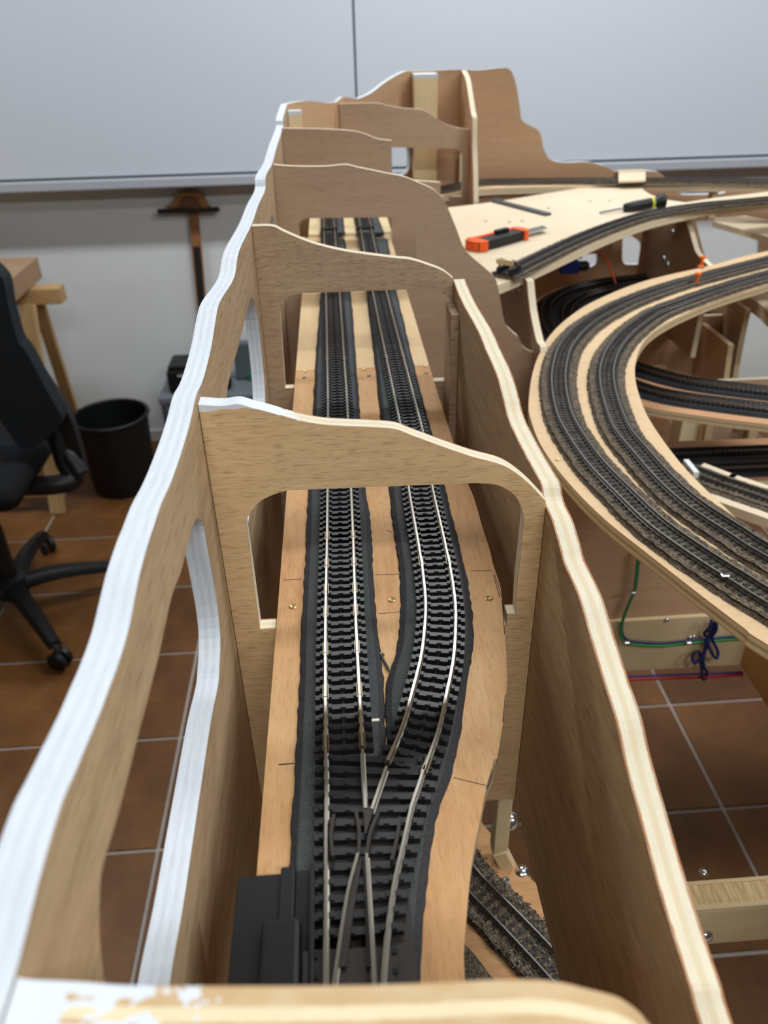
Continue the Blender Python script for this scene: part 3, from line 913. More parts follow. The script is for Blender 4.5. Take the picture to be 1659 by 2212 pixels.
ZT = FOAM_Z
LCK = sorted((uz(x, q, 1.207).y, uz(x, q, 1.207).x) for x, q in [(745, 1640), (743, 1613), (737, 1400), (735.7, 1340), (734.5, 1150), (733, 1060), (728.5, 850), (719.5, 650), (711, 490)])
LCK = [(0.1, LCK[0][1])] + LCK + [(1.6, LCK[-1][1])]
def lcx(y):      # centre line of the straight track
    K = LCK
    for (a, xa), (b, xb) in zip(K, K[1:]):
        if y <= b:
            return xa + (xb - xa) * (y - a) / (b - a)
    return K[-1][1]
def lpath(ya, yb, n=6):
    return [Vector((lcx(ya + (yb - ya) * i / n), ya + (yb - ya) * i / n)) for i in range(n + 1)]
joints = [0.2116, 0.2396, 0.267, 0.2939, 0.3117, 0.3343, 0.3605]
LBL = ['shortest-gap straight track piece right behind the turnout frog', 'second short straight track piece behind the turnout', 'third short straight track piece behind the turnout, level with the loose nail',
       'short straight track piece just in front of the first arch', 'very short straight track piece standing under the first arch', 'sixth short straight track piece behind the turnout, past the first arch']
LBL[0] = 'first short straight track piece joined onto the turnout'
for k in range(6):
    track('track_piece', LBL[k], lpath(joints[k] + 0.0002, joints[k + 1] - 0.0002), ZT, group=None)
track('straight_track', 'long straight track running on through the second arch', lpath(0.3607, 0.633, 12), ZT, single=lambda p: p.y < 0.46)
track('straight_track', 'straight track between the second and the wide third panel', lpath(0.6334, 1.125, 12), ZT, single=False)
track('straight_track', 'farthest straight track on the raised pale deck', lpath(1.1256, 1.47, 10), ZT + 0.0035, single=False)

rc_px = [(876, 1652), (881, 1639), (908.5, 1568), (928, 1492), (945, 1416), (951.5, 1340), (951, 1290), (941, 1215), (922, 1118), (908.6, 1051)]
rc = [uz(x, y, 1.207).xy for x, y in rc_px]
RAILX = 0.0477
rc_far = [Vector((RAILX + 0.0003, 0.46)), Vector((RAILX, 0.56)), Vector((0.0472, 0.633)), Vector((0.0463, 0.80)), Vector((0.0455, 1.0)), Vector((0.046, 1.125)), Vector((0.0465, 1.58))]
rall = spline([Vector(p) for p in rc] + rc_far, 6)
def cut(path, ya, yb):
    out = [p for p in path if ya < p.y < yb]
    for y in (ya, yb):
        for a, b in zip(path, path[1:]):
            if a.y <= y <= b.y and b.y > a.y:
                q = a.lerp(b, (y - a.y) / (b.y - a.y))
                out = [q] + out if y == ya else out + [q]
                break
    return out
track('curved_track', 'curved branch track swerving away from the turnout', resample(cut(rall, 0.2, 0.3312), 16), ZT)
track('straight_track', 'straight branch track passing under the first arch', resample(cut(rall, 0.3316, 0.633), 16), ZT, single=lambda p: p.y < 0.46)
track('straight_track', 'branch track between the second and the wide third panel', resample(cut(rall, 0.6334, 1.125), 12), ZT, single=False)
track('straight_track', 'farthest branch track on the raised pale deck', resample(cut(rall, 1.1256, 1.47), 10), ZT + 0.0035, single=False)

# ---- turnout
RZ = 1.207
tn = thing('turnout', 'black turnout with converging rails and a plastic frog', 'track', (0.0, 0.15, ZT))
def tr_rail(px, name='rail', m=rail_metal, ext=None, prof=RAIL_PROF):
    pts = [Vector(uz(x, y, RZ).xy) for x, y in px]
    if ext:
        d = (pts[-1] - pts[-2]).normalized(); pts.append(pts[-1] + d * ext)
    return MB().sweep(resample(spline(pts, 4), 24), prof, ZT + SL_H).build(name, m, tn)
r1 = tr_rail([(703.5, 1617), (705, 1689), (704, 1820), (704, 1952), (702, 2121)], 'stock_rail', ext=0.03)
r2 = tr_rail([(917, 1652), (906, 1689), (889, 1739), (870, 1824), (850, 1913), (835, 2029), (827, 2121)], 'stock_rail', ext=0.03)
tr_rail([(783, 1617), (786, 1680), (790, 1745)], 'frog_rail')
tr_rail([(835, 1655), (820, 1697), (803, 1747)], 'frog_rail')
tr_rail([(773, 1843), (750, 1932), (727, 2083), (722, 2121)], 'point_blade', ext=0.028)
tr_rail([(792, 1843), (798, 1952), (806, 2086), (808, 2121)], 'point_blade', ext=0.028)
GUARD = [(-0.0006, -0.0004), (0.0006, -0.0004), (0.0006, 0.0032), (-0.0006, 0.0032)]
tr_rail([(721, 1758), (716, 1790), (716, 1820), (719, 1848)], 'check_rail', sleeper_brown, prof=GUARD)
tr_rail([(864, 1764), (860, 1795), (854, 1825), (846, 1856)], 'check_rail', sleeper_brown, prof=GUARD)
tr_rail([(769, 1752), (774, 1780), (776, 1800), (775, 1843)], 'wing_rail', sleeper_brown, prof=GUARD)
tr_rail([(817, 1754), (806, 1780), (799, 1800), (792, 1843)], 'wing_rail', sleeper_brown, prof=GUARD)
fr = [uz(x, y, RZ - 0.0003) for x, y in [(785, 1748), (807, 1748), (791, 1800), (788, 1800)]]
mb = MB().add([p for p in fr] + [p - Vector((0, 0, 0.0034)) for p in fr], [(0, 1, 2, 3), (7, 6, 5, 4), (0, 4, 5, 1), (1, 5, 6, 2), (2, 6, 7, 3), (3, 7, 4, 0)])
mb.build('frog', sleeper_brown, tn)
vp_ = [uz(x, y, RZ - 0.0022) for x, y in [(776, 1835), (790, 1835), (802, 2095), (786, 2095), (782, 1910), (775, 1905), (752, 2090), (735, 2090)]]
def prism_px(name, px, z0, z1, m, parent, ch=0.0):
    b = [uz(x, y, z1) for x, y in px]
    n = len(b)
    mb = MB().add([(p.x, p.y, z0) for p in b] + [(p.x, p.y, z1) for p in b], [list(range(n))[::-1], list(range(n, 2 * n))] + [(i, (i + 1) % n, n + (i + 1) % n, n + i) for i in range(n)])
    return mb.build(name, m, parent)
prism_px('blade_web', [(775, 1850), (783, 1850), (765, 1960), (748, 2088), (730, 2088), (752, 1950)], ZT + 0.001, ZT + SL_H + 0.0012, sleeper_brown, tn)
prism_px('blade_web', [(783, 1850), (791, 1850), (798, 1960), (804, 2088), (792, 2088), (789, 1960)], ZT + 0.001, ZT + SL_H + 0.0012, sleeper_brown, tn)
# long sleepers of the turnout
def xr_at(y):
    K = sorted([(uz(x, q, RZ).y, uz(x, q, RZ).x) for x, q in [(920, 1651), (889, 1739), (870, 1824), (850, 1913), (835, 2029), (827, 2121)]])
    for (a, xa), (b, xb) in zip(K, K[1:]):
        if y <= b: return xa + (xb - xa) * (y - a) / (b - a)
    return K[-1][1]
y = 0.2075; k = 0
while y > 0.1375:
    xl, xr = -0.0184, xr_at(y) + 0.0048
    tilt = -0.13 + 0.15 * (0.2075 - y) / 0.07
    cx, L_ = (xl + xr) / 2, xr - xl
    mb = MB().box((0, 0, SL_H / 2), (L_, 0.0028, SL_H))
    for rx in (-0.0140, xr_at(y)):
        for s in (-1, 1):
            mb.box((rx - cx + s * 0.0018, 0, SL_H + 0.0005), (0.0015, 0.0021, 0.001))
    for q in (-0.006, max(0.004, xr_at(y) - 0.0085)):
        mb.box((q - cx, -0.0004, SL_H + 0.0003), (0.002, 0.0014, 0.0006))
    mb.build('sleeper', sleeper_black, tn, M=Matrix.Translation((cx, y, ZT)) @ Matrix.Rotation(tilt, 4, 'Z'))
    y -= PITCH; k += 1
prism_px('tie_plate', [(668, 2052), (860, 2045), (848, 2300), (668, 2300)], ZT + 0.0002, ZT + SL_H, sleeper_brown, tn)
for x, y in [(680, 2066), (680, 2110), (852, 2055), (856, 2098)]:
    p = uz(x, y, ZT + SL_H)
    MB().box((0, 0, 0.0003), (0.0016, 0.0016, 0.0006)).build('plate_stud', motor_black, tn, loc=p)
MB().box((0.0035, 0.1565, ZT + 0.0004), (0.020, 0.095, 0.0008)).build('base_web', sleeper_brown, tn)

# ---- point motor beside the turnout
pm = thing('point_motor', 'black rectangular point motor box clipped beside the turnout', 'motor', (-0.03, 0.12, DECK_Z))
zz = DECK_Z
MB().cbox((-0.0365, 0.1215, zz + 0.0035), (0.0155, 0.08, 0.007), 0.0008).build('housing', motor_black, pm)
MB().cbox((-0.0270, 0.1220, zz + 0.0045), (0.0050, 0.081, 0.009), 0.0006).build('ridge', motor_black, pm)
MB().cbox((-0.0222, 0.1225, zz + 0.0025), (0.0052, 0.0815, 0.005), 0.0004).build('groove_floor', motor_black, pm)
MB().cbox((-0.0188, 0.1225, zz + 0.0042), (0.0018, 0.0815, 0.0084), 0.0004).build('rim', motor_black, pm)
MB().cbox((-0.0282, 0.1125, zz + 0.0058), (0.0125, 0.062, 0.0116), 0.0018).build('cover', motor_black, pm)
MB().box((-0.0205, 0.108, zz + 0.0085), (0.0016, 0.05, 0.0012)).build('slot', sleeper_black, pm)

# ------------------------------------------------------------------ loop board with double track (lower, to the side)
LZ = 1.112
out_px = [(1659, 542), (1607, 553.6), (1531, 574.6), (1447, 593), (1380, 611), (1315, 636), (1251, 669), (1190, 722), (1155, 790), (1142, 870), (1150, 917), (1174, 971), (1225, 1039), (1302, 1118), (1403, 1199), (1504, 1278), (1605, 1355), (1659, 1393)]
in_px = [(1659, 615), (1559, 646), (1482, 677), (1424, 708), (1390, 739), (1374, 777), (1372, 816), (1383, 860), (1405, 910), (1470, 1000), (1560, 1090), (1659, 1170)]
def plan(px, z, ext0=0.0, ext1=0.0):
    p = [Vector(uz(x, y, z).xy) for x, y in px]
    if ext0: p = [p[0] + (p[0] - p[1]).normalized() * ext0] + p
    if ext1: p = p + [p[-1] + (p[-1] - p[-2]).normalized() * ext1]
    return p
V2 = lambda *q: [Vector(p) * 0.8895 for p in q]
po = spline(plan(out_px, LZ, 0.3) + V2((0.36, 0.285), (0.5, 0.175), (0.7, 0.12), (0.98, 0.15)), 5)
pi_ = spline(plan(in_px, LZ, 0.3) + V2((0.42, 0.41), (0.54, 0.315), (0.72, 0.258), (0.98, 0.285)), 6)
loop = thing('loop_board', 'curved plywood board carrying the double track loop', 'track board', (po[40].x, po[40].y, LZ - 0.011))
board('deck_board', [(p.x, p.y) for p in po] + [(p.x, p.y) for p in pi_[::-1]], 0.011, M_xy(LZ - 0.011), [deck_loop, edge_loop], loop)
LRZ = 1.1205
# the two centre lines, from the rails in the photograph
cA_l = [(1659, 552), (1590, 569), (1520, 587), (1453, 605), (1390, 626), (1328, 651), (1259, 690), (1213, 736), (1196, 780), (1192, 823), (1200, 876), (1218, 921), (1268, 995), (1336, 1066), (1403, 1130), (1504, 1202), (1600, 1263), (1659, 1299)]
cB_l = [(1659, 583), (1590, 602), (1520, 624), (1460, 645), (1405, 667), (1347, 708), (1313, 747), (1298, 785), (1297, 823), (1307, 868), (1329, 924), (1369.6, 975), (1420, 1032), (1481, 1086), (1572, 1146), (1659, 1200)]
def inward(path, d, c):
    out = []
    for i, p in enumerate(path):
        a, b = path[max(i - 1, 0)], path[min(i + 1, len(path) - 1)]
        t = (b - a).normalized(); n = Vector((t.y, -t.x))
        if n.dot(c - p) < 0: n = -n
        out.append(p + n * d)
    return out
CEN = Vector((0.72, 0.63))
cA = resample(inward(spline(plan(cA_l, LRZ, 0.3) + V2((0.375, 0.325), (0.51, 0.222), (0.70, 0.17), (0.98, 0.198)), 6), 0.0073, CEN), 260)
cB = resample(inward(spline(plan(cB_l, LRZ, 0.3) + V2((0.40, 0.372), (0.525, 0.27), (0.71, 0.216), (0.98, 0.243)), 6), 0.0073, CEN), 240)
def ballast(name, label, path, z, w=0.052, n=None, top=0.0036, m=ballast_m):
    path = resample(path, n or int(length(path) / 0.004))
    prof = [(-w / 2, 0), (-w / 2 + 0.003, top * 0.55), (-w / 2 + 0.008, top), (-0.018, top * 1.15), (-0.009, top * 1.1), (0, top * 1.15), (0.009, top * 1.1), (0.018, top * 1.15), (w / 2 - 0.008, top), (w / 2 - 0.003, top * 0.55), (w / 2, 0)]
    vs = []; N = len(prof)
    for i, p in enumerate(path):
        a, b = path[max(i - 1, 0)], path[min(i + 1, len(path) - 1)]
        t = (b - a).normalized(); nx, ny = t.y, -t.x
        for k, (o_, h) in enumerate(prof):
            j = random.uniform(-1, 1)
            vs.append((p.x + nx * (o_ + j * 0.0007), p.y + ny * (o_ + j * 0.0007), z + h + (random.uniform(-0.0004, 0.0004) if h > 0 else 0)))
    mb = MB(); mb.v = vs
    for i in range(len(path) - 1):
        for k in range(N - 1):
            mb.f.append([i * N + k, (i + 1) * N + k, (i + 1) * N + k + 1, i * N + k + 1]); mb.m.append(0)
        mb.f.append([i * N + N - 1, (i + 1) * N + N - 1, (i + 1) * N, i * N]); mb.m.append(0)
    mb.f.append(list(range(N))); mb.m.append(0)
    mb.f.append([(len(path) - 1) * N + k for k in range(N)]); mb.m.append(0)
    return tag(mb.build(name, m, smooth=False), label, 'ballast', None, 'stuff')
ballast('ballast_bed', 'brown ballast bed under the outer loop track', cA, LZ, 0.041)
ballast('ballast_bed', 'brown ballast bed under the inner loop track', cB, LZ, 0.041)
near = lambda p: 0.32 < p.y < 0.60
track('loop_track', 'outer track of the double loop with weathered rails', cA, LZ + 0.0018, single=near, me=SL_BROWN, rail=rail_dark, pitch=0.0060, joiner=False)
track('loop_track', 'inner track of the double loop with weathered rails', cB, LZ + 0.0018, single=near, me=SL_BROWN, rail=rail_dark, pitch=0.0060, joiner=False)

def grains(name, label, path, z, w, count, rmin, rmax, keep=lambda p: True, skip=0.0):
    path = resample(path, 400)
    mbs = MB()
    n = 0
    while n < count:
        i = random.randrange(1, 399)
        p = path[i]
        if not keep(p): 
            n += 0.2; continue
        t = (path[i + 1] - path[i - 1]).normalized(); nx, ny = t.y, -t.x
        o_ = random.uniform(-w / 2, w / 2)
        if abs(abs(o_) - 0.0073) < 0.0016: continue
        r = random.uniform(rmin, rmax)
        c = Vector((p.x + nx * o_ + random.uniform(-.0015, .0015), p.y + ny * o_ + random.uniform(-.0015, .0015), z + r * 0.3))
        R = Matrix.Rotation(random.uniform(0, 6.28), 3, 'Z') @ Matrix.Rotation(random.uniform(-0.6, 0.6), 3, 'X')
        vs = [c + R @ Vector(q) * r for q in ((1, 0, 0), (-1, 0.1, 0), (0.1, 0.9, 0), (0, -1, 0.1), (0, 0, 0.8), (0, 0, -0.8))]
        mbs.add(vs, [(0, 2, 4), (2, 1, 4), (1, 3, 4), (3, 0, 4), (2, 0, 5), (1, 2, 5), (3, 1, 5), (0, 3, 5)], random.choice((0, 0, 1, 1, 2)))
        n += 1
    return tag(mbs.build(name, grain_ms), label, 'ballast', None, 'stuff')
grains('ballast_grains', 'loose ballast grains along the outer loop track', cA, LZ + 0.0036, 0.033, 9000, 0.0005, 0.0011, lambda p: 0.3 < p.y < 0.70)
grains('ballast_grains', 'loose ballast grains along the inner loop track', cB, LZ + 0.0036, 0.033, 7000, 0.0005, 0.0011, lambda p: 0.3 < p.y < 0.70)
# solder blobs and a feeder on the outer loop track
o = MB().cbox((0, 0, 0.001), (0.006, 0.004, 0.002), 0.0008).build('track_feeder', steel, None, loc=uz(1566, 1246, LRZ - 0.001))
tag(o, 'small bright soldered feeder clip on the outer loop track', 'clip')
screw(loop, uz(1205, 994, LZ), 0.0024, brass)

board('unseen_shade_board', [(0.34, 0.30), (0.27, 0.10), (0.27, -0.3), (1.9, -0.3), (1.9, 0.36), (0.9, 0.32), (0.6, 0.26)], 0.011, M_xy(LZ - 0.045), [deck_loop, edge_loop], loop)  # board added out of view to keep lamp light off the floor
board('unseen_shade_board', [(0.85, 0.75), (1.9, 0.75), (1.9, 1.45), (0.95, 1.42)], 0.011, M_xy(LZ - 0.03), [deck_loop, edge_loop], loop)  # second added board out of view, shades the floor inside the loop
def push_pin(px, py, label):
    p = uz(px, py, LZ)
    t = thing('push_pin', label, 'push pin', p, 'orange push pins')
    MB().lathe([(0.0052, 0.001), (0.0052, 0.002), (0.0022, 0.0045), (0.0018, 0.011), (0.003, 0.0135), (0.0048, 0.0142), (0.0048, 0.0165), (0.004, 0.0175)], n=16).build('pin_head', pin_orange, t, loc=p, smooth=True, autosmooth=40)
    MB().lathe([(0.0005, -0.003), (0.0005, 0.0012)], n=6).build('pin_point', steel, t, loc=p)
push_pin(1504, 615, 'orange push pin between the two loop tracks')
push_pin(1514, 578, 'orange push pin on the outer rim of the loop board')

# ------------------------------------------------------------------ plateau with siding
PZ = 1.175
front_px = [(1078, 616), (1155, 584), (1251, 539), (1328, 505), (1405, 478), (1482, 460), (1559, 446), (1659, 435)]
pf = spline(plan(front_px, PZ, 0.0, 0.9), 5)
back = [Vector(uz(x, y, PZ).xy) for x, y in [(1659, 414), (1540, 428), (1481, 437), (1435, 431), (1405, 420), (1389, 410), (1391, 397)]]
tab = [Vector(uz(1392, 396, PZ).xy), Vector(uz(1336, 394, PZ).xy)]
rest = [Vector(uz(x, y, PZ).xy) for x, y in [(1250, 407), (1160, 421), (1100, 431), (1030, 441), (968, 448)]]
e1 = back[0] + Vector((0.9, -0.02))
ppoly = [(p.x, p.y) for p in pf] + [(e1.x, e1.y)] + [(p.x, p.y) for p in back] + [(p.x, p.y) for p in tab[1:]] + [(p.x, p.y) for p in rest] + [(0.165, 1.40), (0.160, 0.912)]
plat = thing('plateau_board', 'pale plywood plateau board with tools lying on it', 'board', (0.3, 1.3, PZ - 0.012))
board('deck_board', ppoly, 0.012, M_xy(PZ - 0.012), [plateau_wood, edge_pale], plat)
s_px = [(1085, 588), (1110, 577), (1155, 555), (1213, 527), (1270, 502), (1328, 480), (1405, 457), (1520, 439), (1659, 426)]
sc_ = resample(spline(plan(s_px, PZ + 0.008, 0.0, 0.88), 6), 200)
ballast('ballast_bed', 'brown ballast bed under the siding on the plateau edge', sc_, PZ, 0.040)
track('siding_track', 'dead-end siding curving along the plateau edge', sc_[3:], PZ + 0.0018, single=False, me=SL_BROWN, rail=rail_dark, pitch=0.0060, joiner=False)
for x, y in [(1275, 435), (1316, 434), (1049, 478), (1100, 480), (1128, 478), (1185, 450)]:
    screw(plat, uz(x, y, PZ), 0.003, steel_dull)
# buffer stop
bp0 = sc_[2]; bd = (sc_[4] - sc_[0]).normalized(); ang = math.atan2(bd.y, bd.x) - math.pi / 2
bz = PZ + 0.0018 + SL_H
BM = Matrix.Translation((bp0.x, bp0.y, bz)) @ Matrix.Rotation(ang, 4, 'Z')
bs = thing('buffer_stop', 'black and steel buffer stop at the end of the siding', 'buffer stop', (bp0.x, bp0.y, bz))
mb = MB().box((0, 0, 0.0006), (0.028, 0.03, 0.0012)).box((-0.0085, 0.0, 0.004), (0.004, 0.026, 0.006)).box((0.0085, 0, 0.004), (0.004, 0.026, 0.006)).box((0, -0.008, 0.013), (0.026, 0.004, 0.005))
mb.build('frame', black_plastic, bs, M=BM)
for s in (-1, 1):
    MB().tube([(s * 0.0085, 0.013, 0.004), (s * 0.0085, 0.002, 0.013), (s * 0.0085, -0.006, 0.0165), (s * 0.0085, -0.0115, 0.004)], 0.0016, 8).build('bent_rail', steel, bs, M=BM)
MB().box((0, -0.0105, 0.014), (0.024, 0.0022, 0.006)).build('buffer_beam', pine, bs, M=BM)

# utility knife on the plateau
kz = PZ
a, b = uz(1032, 545, kz), uz(1140, 516, kz)
tip = uz(1182, 499, kz)
kd = (b - a); klen = kd.length; kang = math.atan2(kd.y, kd.x)
KM = Matrix.Translation((a.x, a.y, kz)) @ Matrix.Rotation(kang, 4, 'Z')
kn = thing('utility_knife', 'orange and black snap-off utility knife on the plateau', 'knife', (a.x, a.y, kz))
KW = 0.026
def rounded(pts, n=3):
    return [tuple(p) for p in spline([Vector(p) for p in pts], n, True)]
body = rounded([(0, 0.003), (0.006, -0.003), (klen * 0.5, -0.004), (klen - 0.003, -0.001), (klen, 0.004), (klen - 0.002, KW * 0.75), (klen * 0.5, KW * 0.9), (0.008, KW), (0.001, KW * 0.8)])
board('knife_body', body, 0.012, KM @ Matrix.Translation((0, 0, 0.001)), [black_plastic, black_plastic], kn)
board('grip_end', rounded([(-0.002, 0.004), (0.004, -0.004), (0.016, -0.005), (0.017, KW), (0.006, KW + 0.002), (-0.002, KW * 0.8)]), 0.013, KM @ Matrix.Translation((0, 0, 0.0005)), [orange_plastic, orange_plastic], kn)
board('grip_nose', rounded([(klen - 0.012, -0.004), (klen + 0.001, 0.0), (klen + 0.001, KW * 0.78), (klen - 0.012, KW * 0.84)]), 0.0135, KM @ Matrix.Translation((0, 0, 0.0005)), [orange_plastic, orange_plastic], kn)
MB().cbox((klen * 0.5, KW * 0.80, 0.0118), (klen * 0.92, 0.006, 0.006), 0.0015).build('spine', orange_plastic, kn, M=KM)
MB().cbox((klen * 0.62, KW * 0.62, 0.0155), (0.026, 0.008, 0.006), 0.0015).build('slider', black_plastic, kn, M=KM)
blen = (tip - a).length
board('blade', [(klen * 0.9, 0.004), (blen - 0.010, 0.003), (blen, 0.020), (klen * 0.9, 0.020)], 0.0009, KM @ Matrix.Translation((0, 0, 0.006)), [steel_dull, steel], kn)

# screwdriver leaning on the siding
a, b = uz(1296, 459, kz + 0.003), uz(1433, 434, kz + 0.012)
sd = thing('screwdriver', 'black screwdriver with a yellow band lying by the siding', 'screwdriver', (a.x, a.y, kz))
d = b - a
MB().tube([a, a + d * 0.40], 0.0018, 8).build('shaft', steel_dull, sd)
MB().tube([a + d * 0.37, a + d * 0.39, a + d * 0.5, a + d * 0.78, a + d * 0.9, a + d * 0.93, a + d * 0.99, b], [0.003, 0.007, 0.0085, 0.0085, 0.0075, 0.012, 0.0125, 0.010], 12).build('grip', black_plastic, sd, smooth=True)
MB().tube([a + d * 0.79, a + d * 0.83], 0.0090, 12).build('band', yellow_plastic, sd)

# thin steel strip
a, b = uz(1068, 436, kz), uz(1184, 466, kz)
d = (b - a); L_ = d.length
SM = Matrix.Translation((a.x, a.y, kz)) @ Matrix.Rotation(math.atan2(d.y, d.x), 4, 'Z')
o = MB().cbox((L_ / 2, 0, 0.002), (L_, 0.014, 0.004), 0.0008).build('metal_strip', m_plain('grey_steel_strip', C(84, 90, 92), 0.45, 0.4), None, M=SM)
tag(o, 'dark grey metal strip lying across the plateau', 'strip')

# ------------------------------------------------------------------ ledge track along the back panel
EZ = 1.180
lf_px = [(930, 428), (1030, 409), (1200, 403), (1320, 398), (1400, 397), (1659, 401)]
lfp = plan(lf_px, EZ, 0, 0.2)
ledge = thing('ledge_board', 'narrow ledge board running along the mountain backdrop', 'track board', (0.5, 1.7, EZ - 0.012))
lsp = spline(lfp, 5)
fp = uz(1030, 409, EZ)
board('front_fascia', [(0.26, 1.05), (0.55, 1.05), (0.55, EZ - 0.0125), (0.26, EZ - 0.0125)], 0.008, M_xz(fp.y + 0.012), [ply_brown, edge8], ledge)
lc_px = [(940, 407), (1030, 390), (1120, 387), (1200, 386), (1335, 385.5), (1500, 385), (1659, 388)]
lc = resample(spline(plan(lc_px, EZ + 0.008, 0, 0.2), 6), 100)
lbk = [Vector((p.x, min(YB - 0.0005, p.y + 0.030))) for p in lc]
board('deck_board', [(p.x, p.y) for p in lsp] + [(p.x, p.y) for p in lbk[::-1]], 0.012, M_xy(EZ - 0.012), [deck_loop, edge_pale], ledge)
ballast('ballast_bed', 'dark ballast bed along the ledge below the mountain backdrop', lc, EZ, 0.044)
track('ledge_track', 'single track on the ledge below the mountain backdrop', lc, EZ + 0.0018, single=False, me=SL_BROWN, rail=rail_dark, pitch=0.0060, joiner=False)
p0, p1 = uz(1336, 395, EZ + 0.006), uz(1394, 393, EZ + 0.006)
o = board('plywood_tab', [(p0.x, p0.y), (p1.x, p1.y), (uy(1394, 372, YB - 0.002).x, YB - 0.002), (uy(1336, 374, YB - 0.002).x, YB - 0.002)], 0.0035, M_xy(EZ + 0.0055), [plateau_wood, edge_pale])
tag(o, 'small pale plywood tab bridging the ledge track', 'board')
o = MB().box2((uy(1336, 370, YB - 0.012).x, YB - 0.012, EZ + 0.009), (uy(1394, 370, YB - 0.012).x, YB - 0.0005, uy(1365, 369, YB - 0.012).z)).build('plywood_block', plateau_wood)
tag(o, 'small plywood block behind the tab on the ledge', 'block')

# ------------------------------------------------------------------ support panels of the side layout
sup = thing('layout_frame', 'plywood and pine support frame under the loop and plateau', 'model frame', (0.4, 1.0, 0.85))
def yz_panel(x, px, back_y, z0, t=0.0095, mats=None, name='support_panel', parent=None):
    pts = [(ux(a, b, x).y, ux(a, b, x).z) for a, b in px]
    tl = [tuple(p) for p in spline([Vector(p) for p in pts], 4)]
    return board(name, [(back_y, z0), (tl[-1][0], z0)] + tl[::-1] + [(back_y, tl[0][1])], t, M_yz(x), mats or [ply_brown, edge9], parent or sup)
ZP = PZ - 0.0123
yz_panel(0.238, [(1138, 608), (1141, 640), (1146, 680), (1158, 735), (1166, 750), (1168, 800)], 1.40, 0.96)
g2 = [(1478, 470), (1488, 497), (1496, 525), (1505, 548), (1530, 574)]
yz_panel(0.600, g2, 1.53, 0.95)
# pine cross beam with cables and its side beam
FY = 0.60
def beam(name, lo, hi, m=pine, parent=sup):
    return MB().cbox([(a + b) / 2 for a, b in zip(lo, hi)], [b - a for a, b in zip(lo, hi)], 0.0012).build(name, m, parent)
zb_ = uy(1450, 1446, FY).z; zt_ = uy(1450, 1335, FY).z
sx = uz(1600, 1440, zb_).x
beam('cross_beam', (0.11, FY, zb_), (0.43, FY + 0.02, zt_))
board('cable_panel', [(0.105, zt_ + 0.0005), (sx, zt_ + 0.0005), (sx, 1.0), (0.34, 1.055), (0.285, LZ - 0.0115), (0.105, LZ - 0.0115)], 0.009, M_xz(FY + 0.004), [ply_red_x, edge9], sup)
beam('side_beam', (sx, 0.345, zb_), (sx + 0.02, FY - 0.0004, zt_), pine_dark)
beam('side_beam', (sx + 0.0005, FY + 0.021, zb_), (sx + 0.021, 1.1, zt_), pine_dark)
bt = 0.90
b0, b1 = uz(1480, 1968, bt), uz(1480, 1905, bt)
bzl = uy(1500, 2043, b0.y).z
MBq = MB().box2((0.11, b0.y, bzl), (0.60, b1.y, bt))
for i, f in enumerate(MBq.f): pass
beam('cross_beam', (0.118, b0.y, bzl), (0.62, b1.y, bt - 0.0026), pine)
MB().box2((0.118, b0.y + 0.004, bt - 0.0025), (0.62, b1.y - 0.003, bt - 0.0004)).build('beam_top', pine_endgrain, sup)
for yy, w in ((b0.y, 0.004), (b1.y - 0.003, 0.003)):
    MB().box2((0.118, yy, bt - 0.0025), (0.62, yy + w, bt)).build('beam_lip', pine, sup)
def dome(parent, c, n, r=0.0055, name='bolt', m=steel):
    """round bolt head at c, facing direction n"""
    n = Vector(n).normalized()
    q = Vector((0, 0, 1)).rotation_difference(n).to_matrix()
    pr = [(r, 0.0), (r * 1.0, r * 0.12), (r * 0.92, r * 0.38), (r * 0.72, r * 0.62), (r * 0.4, r * 0.78), (r * 0.12, r * 0.83)]
    return MB().lathe(pr, n=14, M=q).build(name, m, parent, loc=c, smooth=True, autosmooth=50)
dome(sup, uy(1522, 2020, b0.y), (0, -1, 0), 0.006)
dome(sup, uz(1524, 1897, bt - 0.002) + Vector((0, 0.004, 0)), (0, 0.3, 1), 0.004)
for x, y in [(1440, 1339), (1490, 1377), (1498, 1376)]:
    dome(sup, uy(x, y, FY), (0, -1, 0), 0.0028)
for x, y in [(1112, 626), (1124, 624)]:
    dome(sup, ux(x, y, 0.238), (-1, 0, 0), 0.0045)
for x, y in [(1434, 559), (1443, 571), (1454, 503)]:
    dome(sup, ux(x, y, 0.600), (-1, 0, 0), 0.0055)

# legs of the layout
for lx, ly in [(0.62, 0.33), (1.3, 0.33), (1.3, 1.5)]:
    beam('leg', (lx, ly, 0.0), (lx + 0.04, ly + 0.04, 0.85 if ly < 1 else 0.9), pine_dark)

# lower loop (second level), dark tracks
Z2 = 1.015
o2 = [(0.90, 1.66), (0.75, 1.665), (0.648, 1.655), (0.56, 1.64), (0.47, 1.595), (0.40, 1.52), (0.365, 1.42), (0.35, 1.30), (0.36, 1.17), (0.39, 1.07), (0.43, 1.005), (0.50, 0.963), (0.60, 0.918), (0.75, 0.86), (0.95, 0.80)]
i2 = [(0.90, 1.535), (0.75, 1.54), (0.62, 1.53), (0.53, 1.50), (0.465, 1.43), (0.44, 1.35), (0.44, 1.27), (0.46, 1.21), (0.50, 1.15), (0.56, 1.095), (0.65, 1.05), (0.78, 0.995), (0.97, 0.93)]
so, si = spline([Vector(p) * 0.91 for p in o2], 5), spline([Vector(p) * 0.91 for p in i2], 5)
low = thing('lower_loop_board', 'curved lower board with two dark tracks below the loop', 'track board', (0.35, 1.3, Z2 - 0.011))
board('deck_board', [(p.x, p.y) for p in so] + [(p.x, p.y) for p in si[::-1]], 0.011, M_xy(Z2 - 0.011), [ply_red, edge_loop], low)
N2 = 120
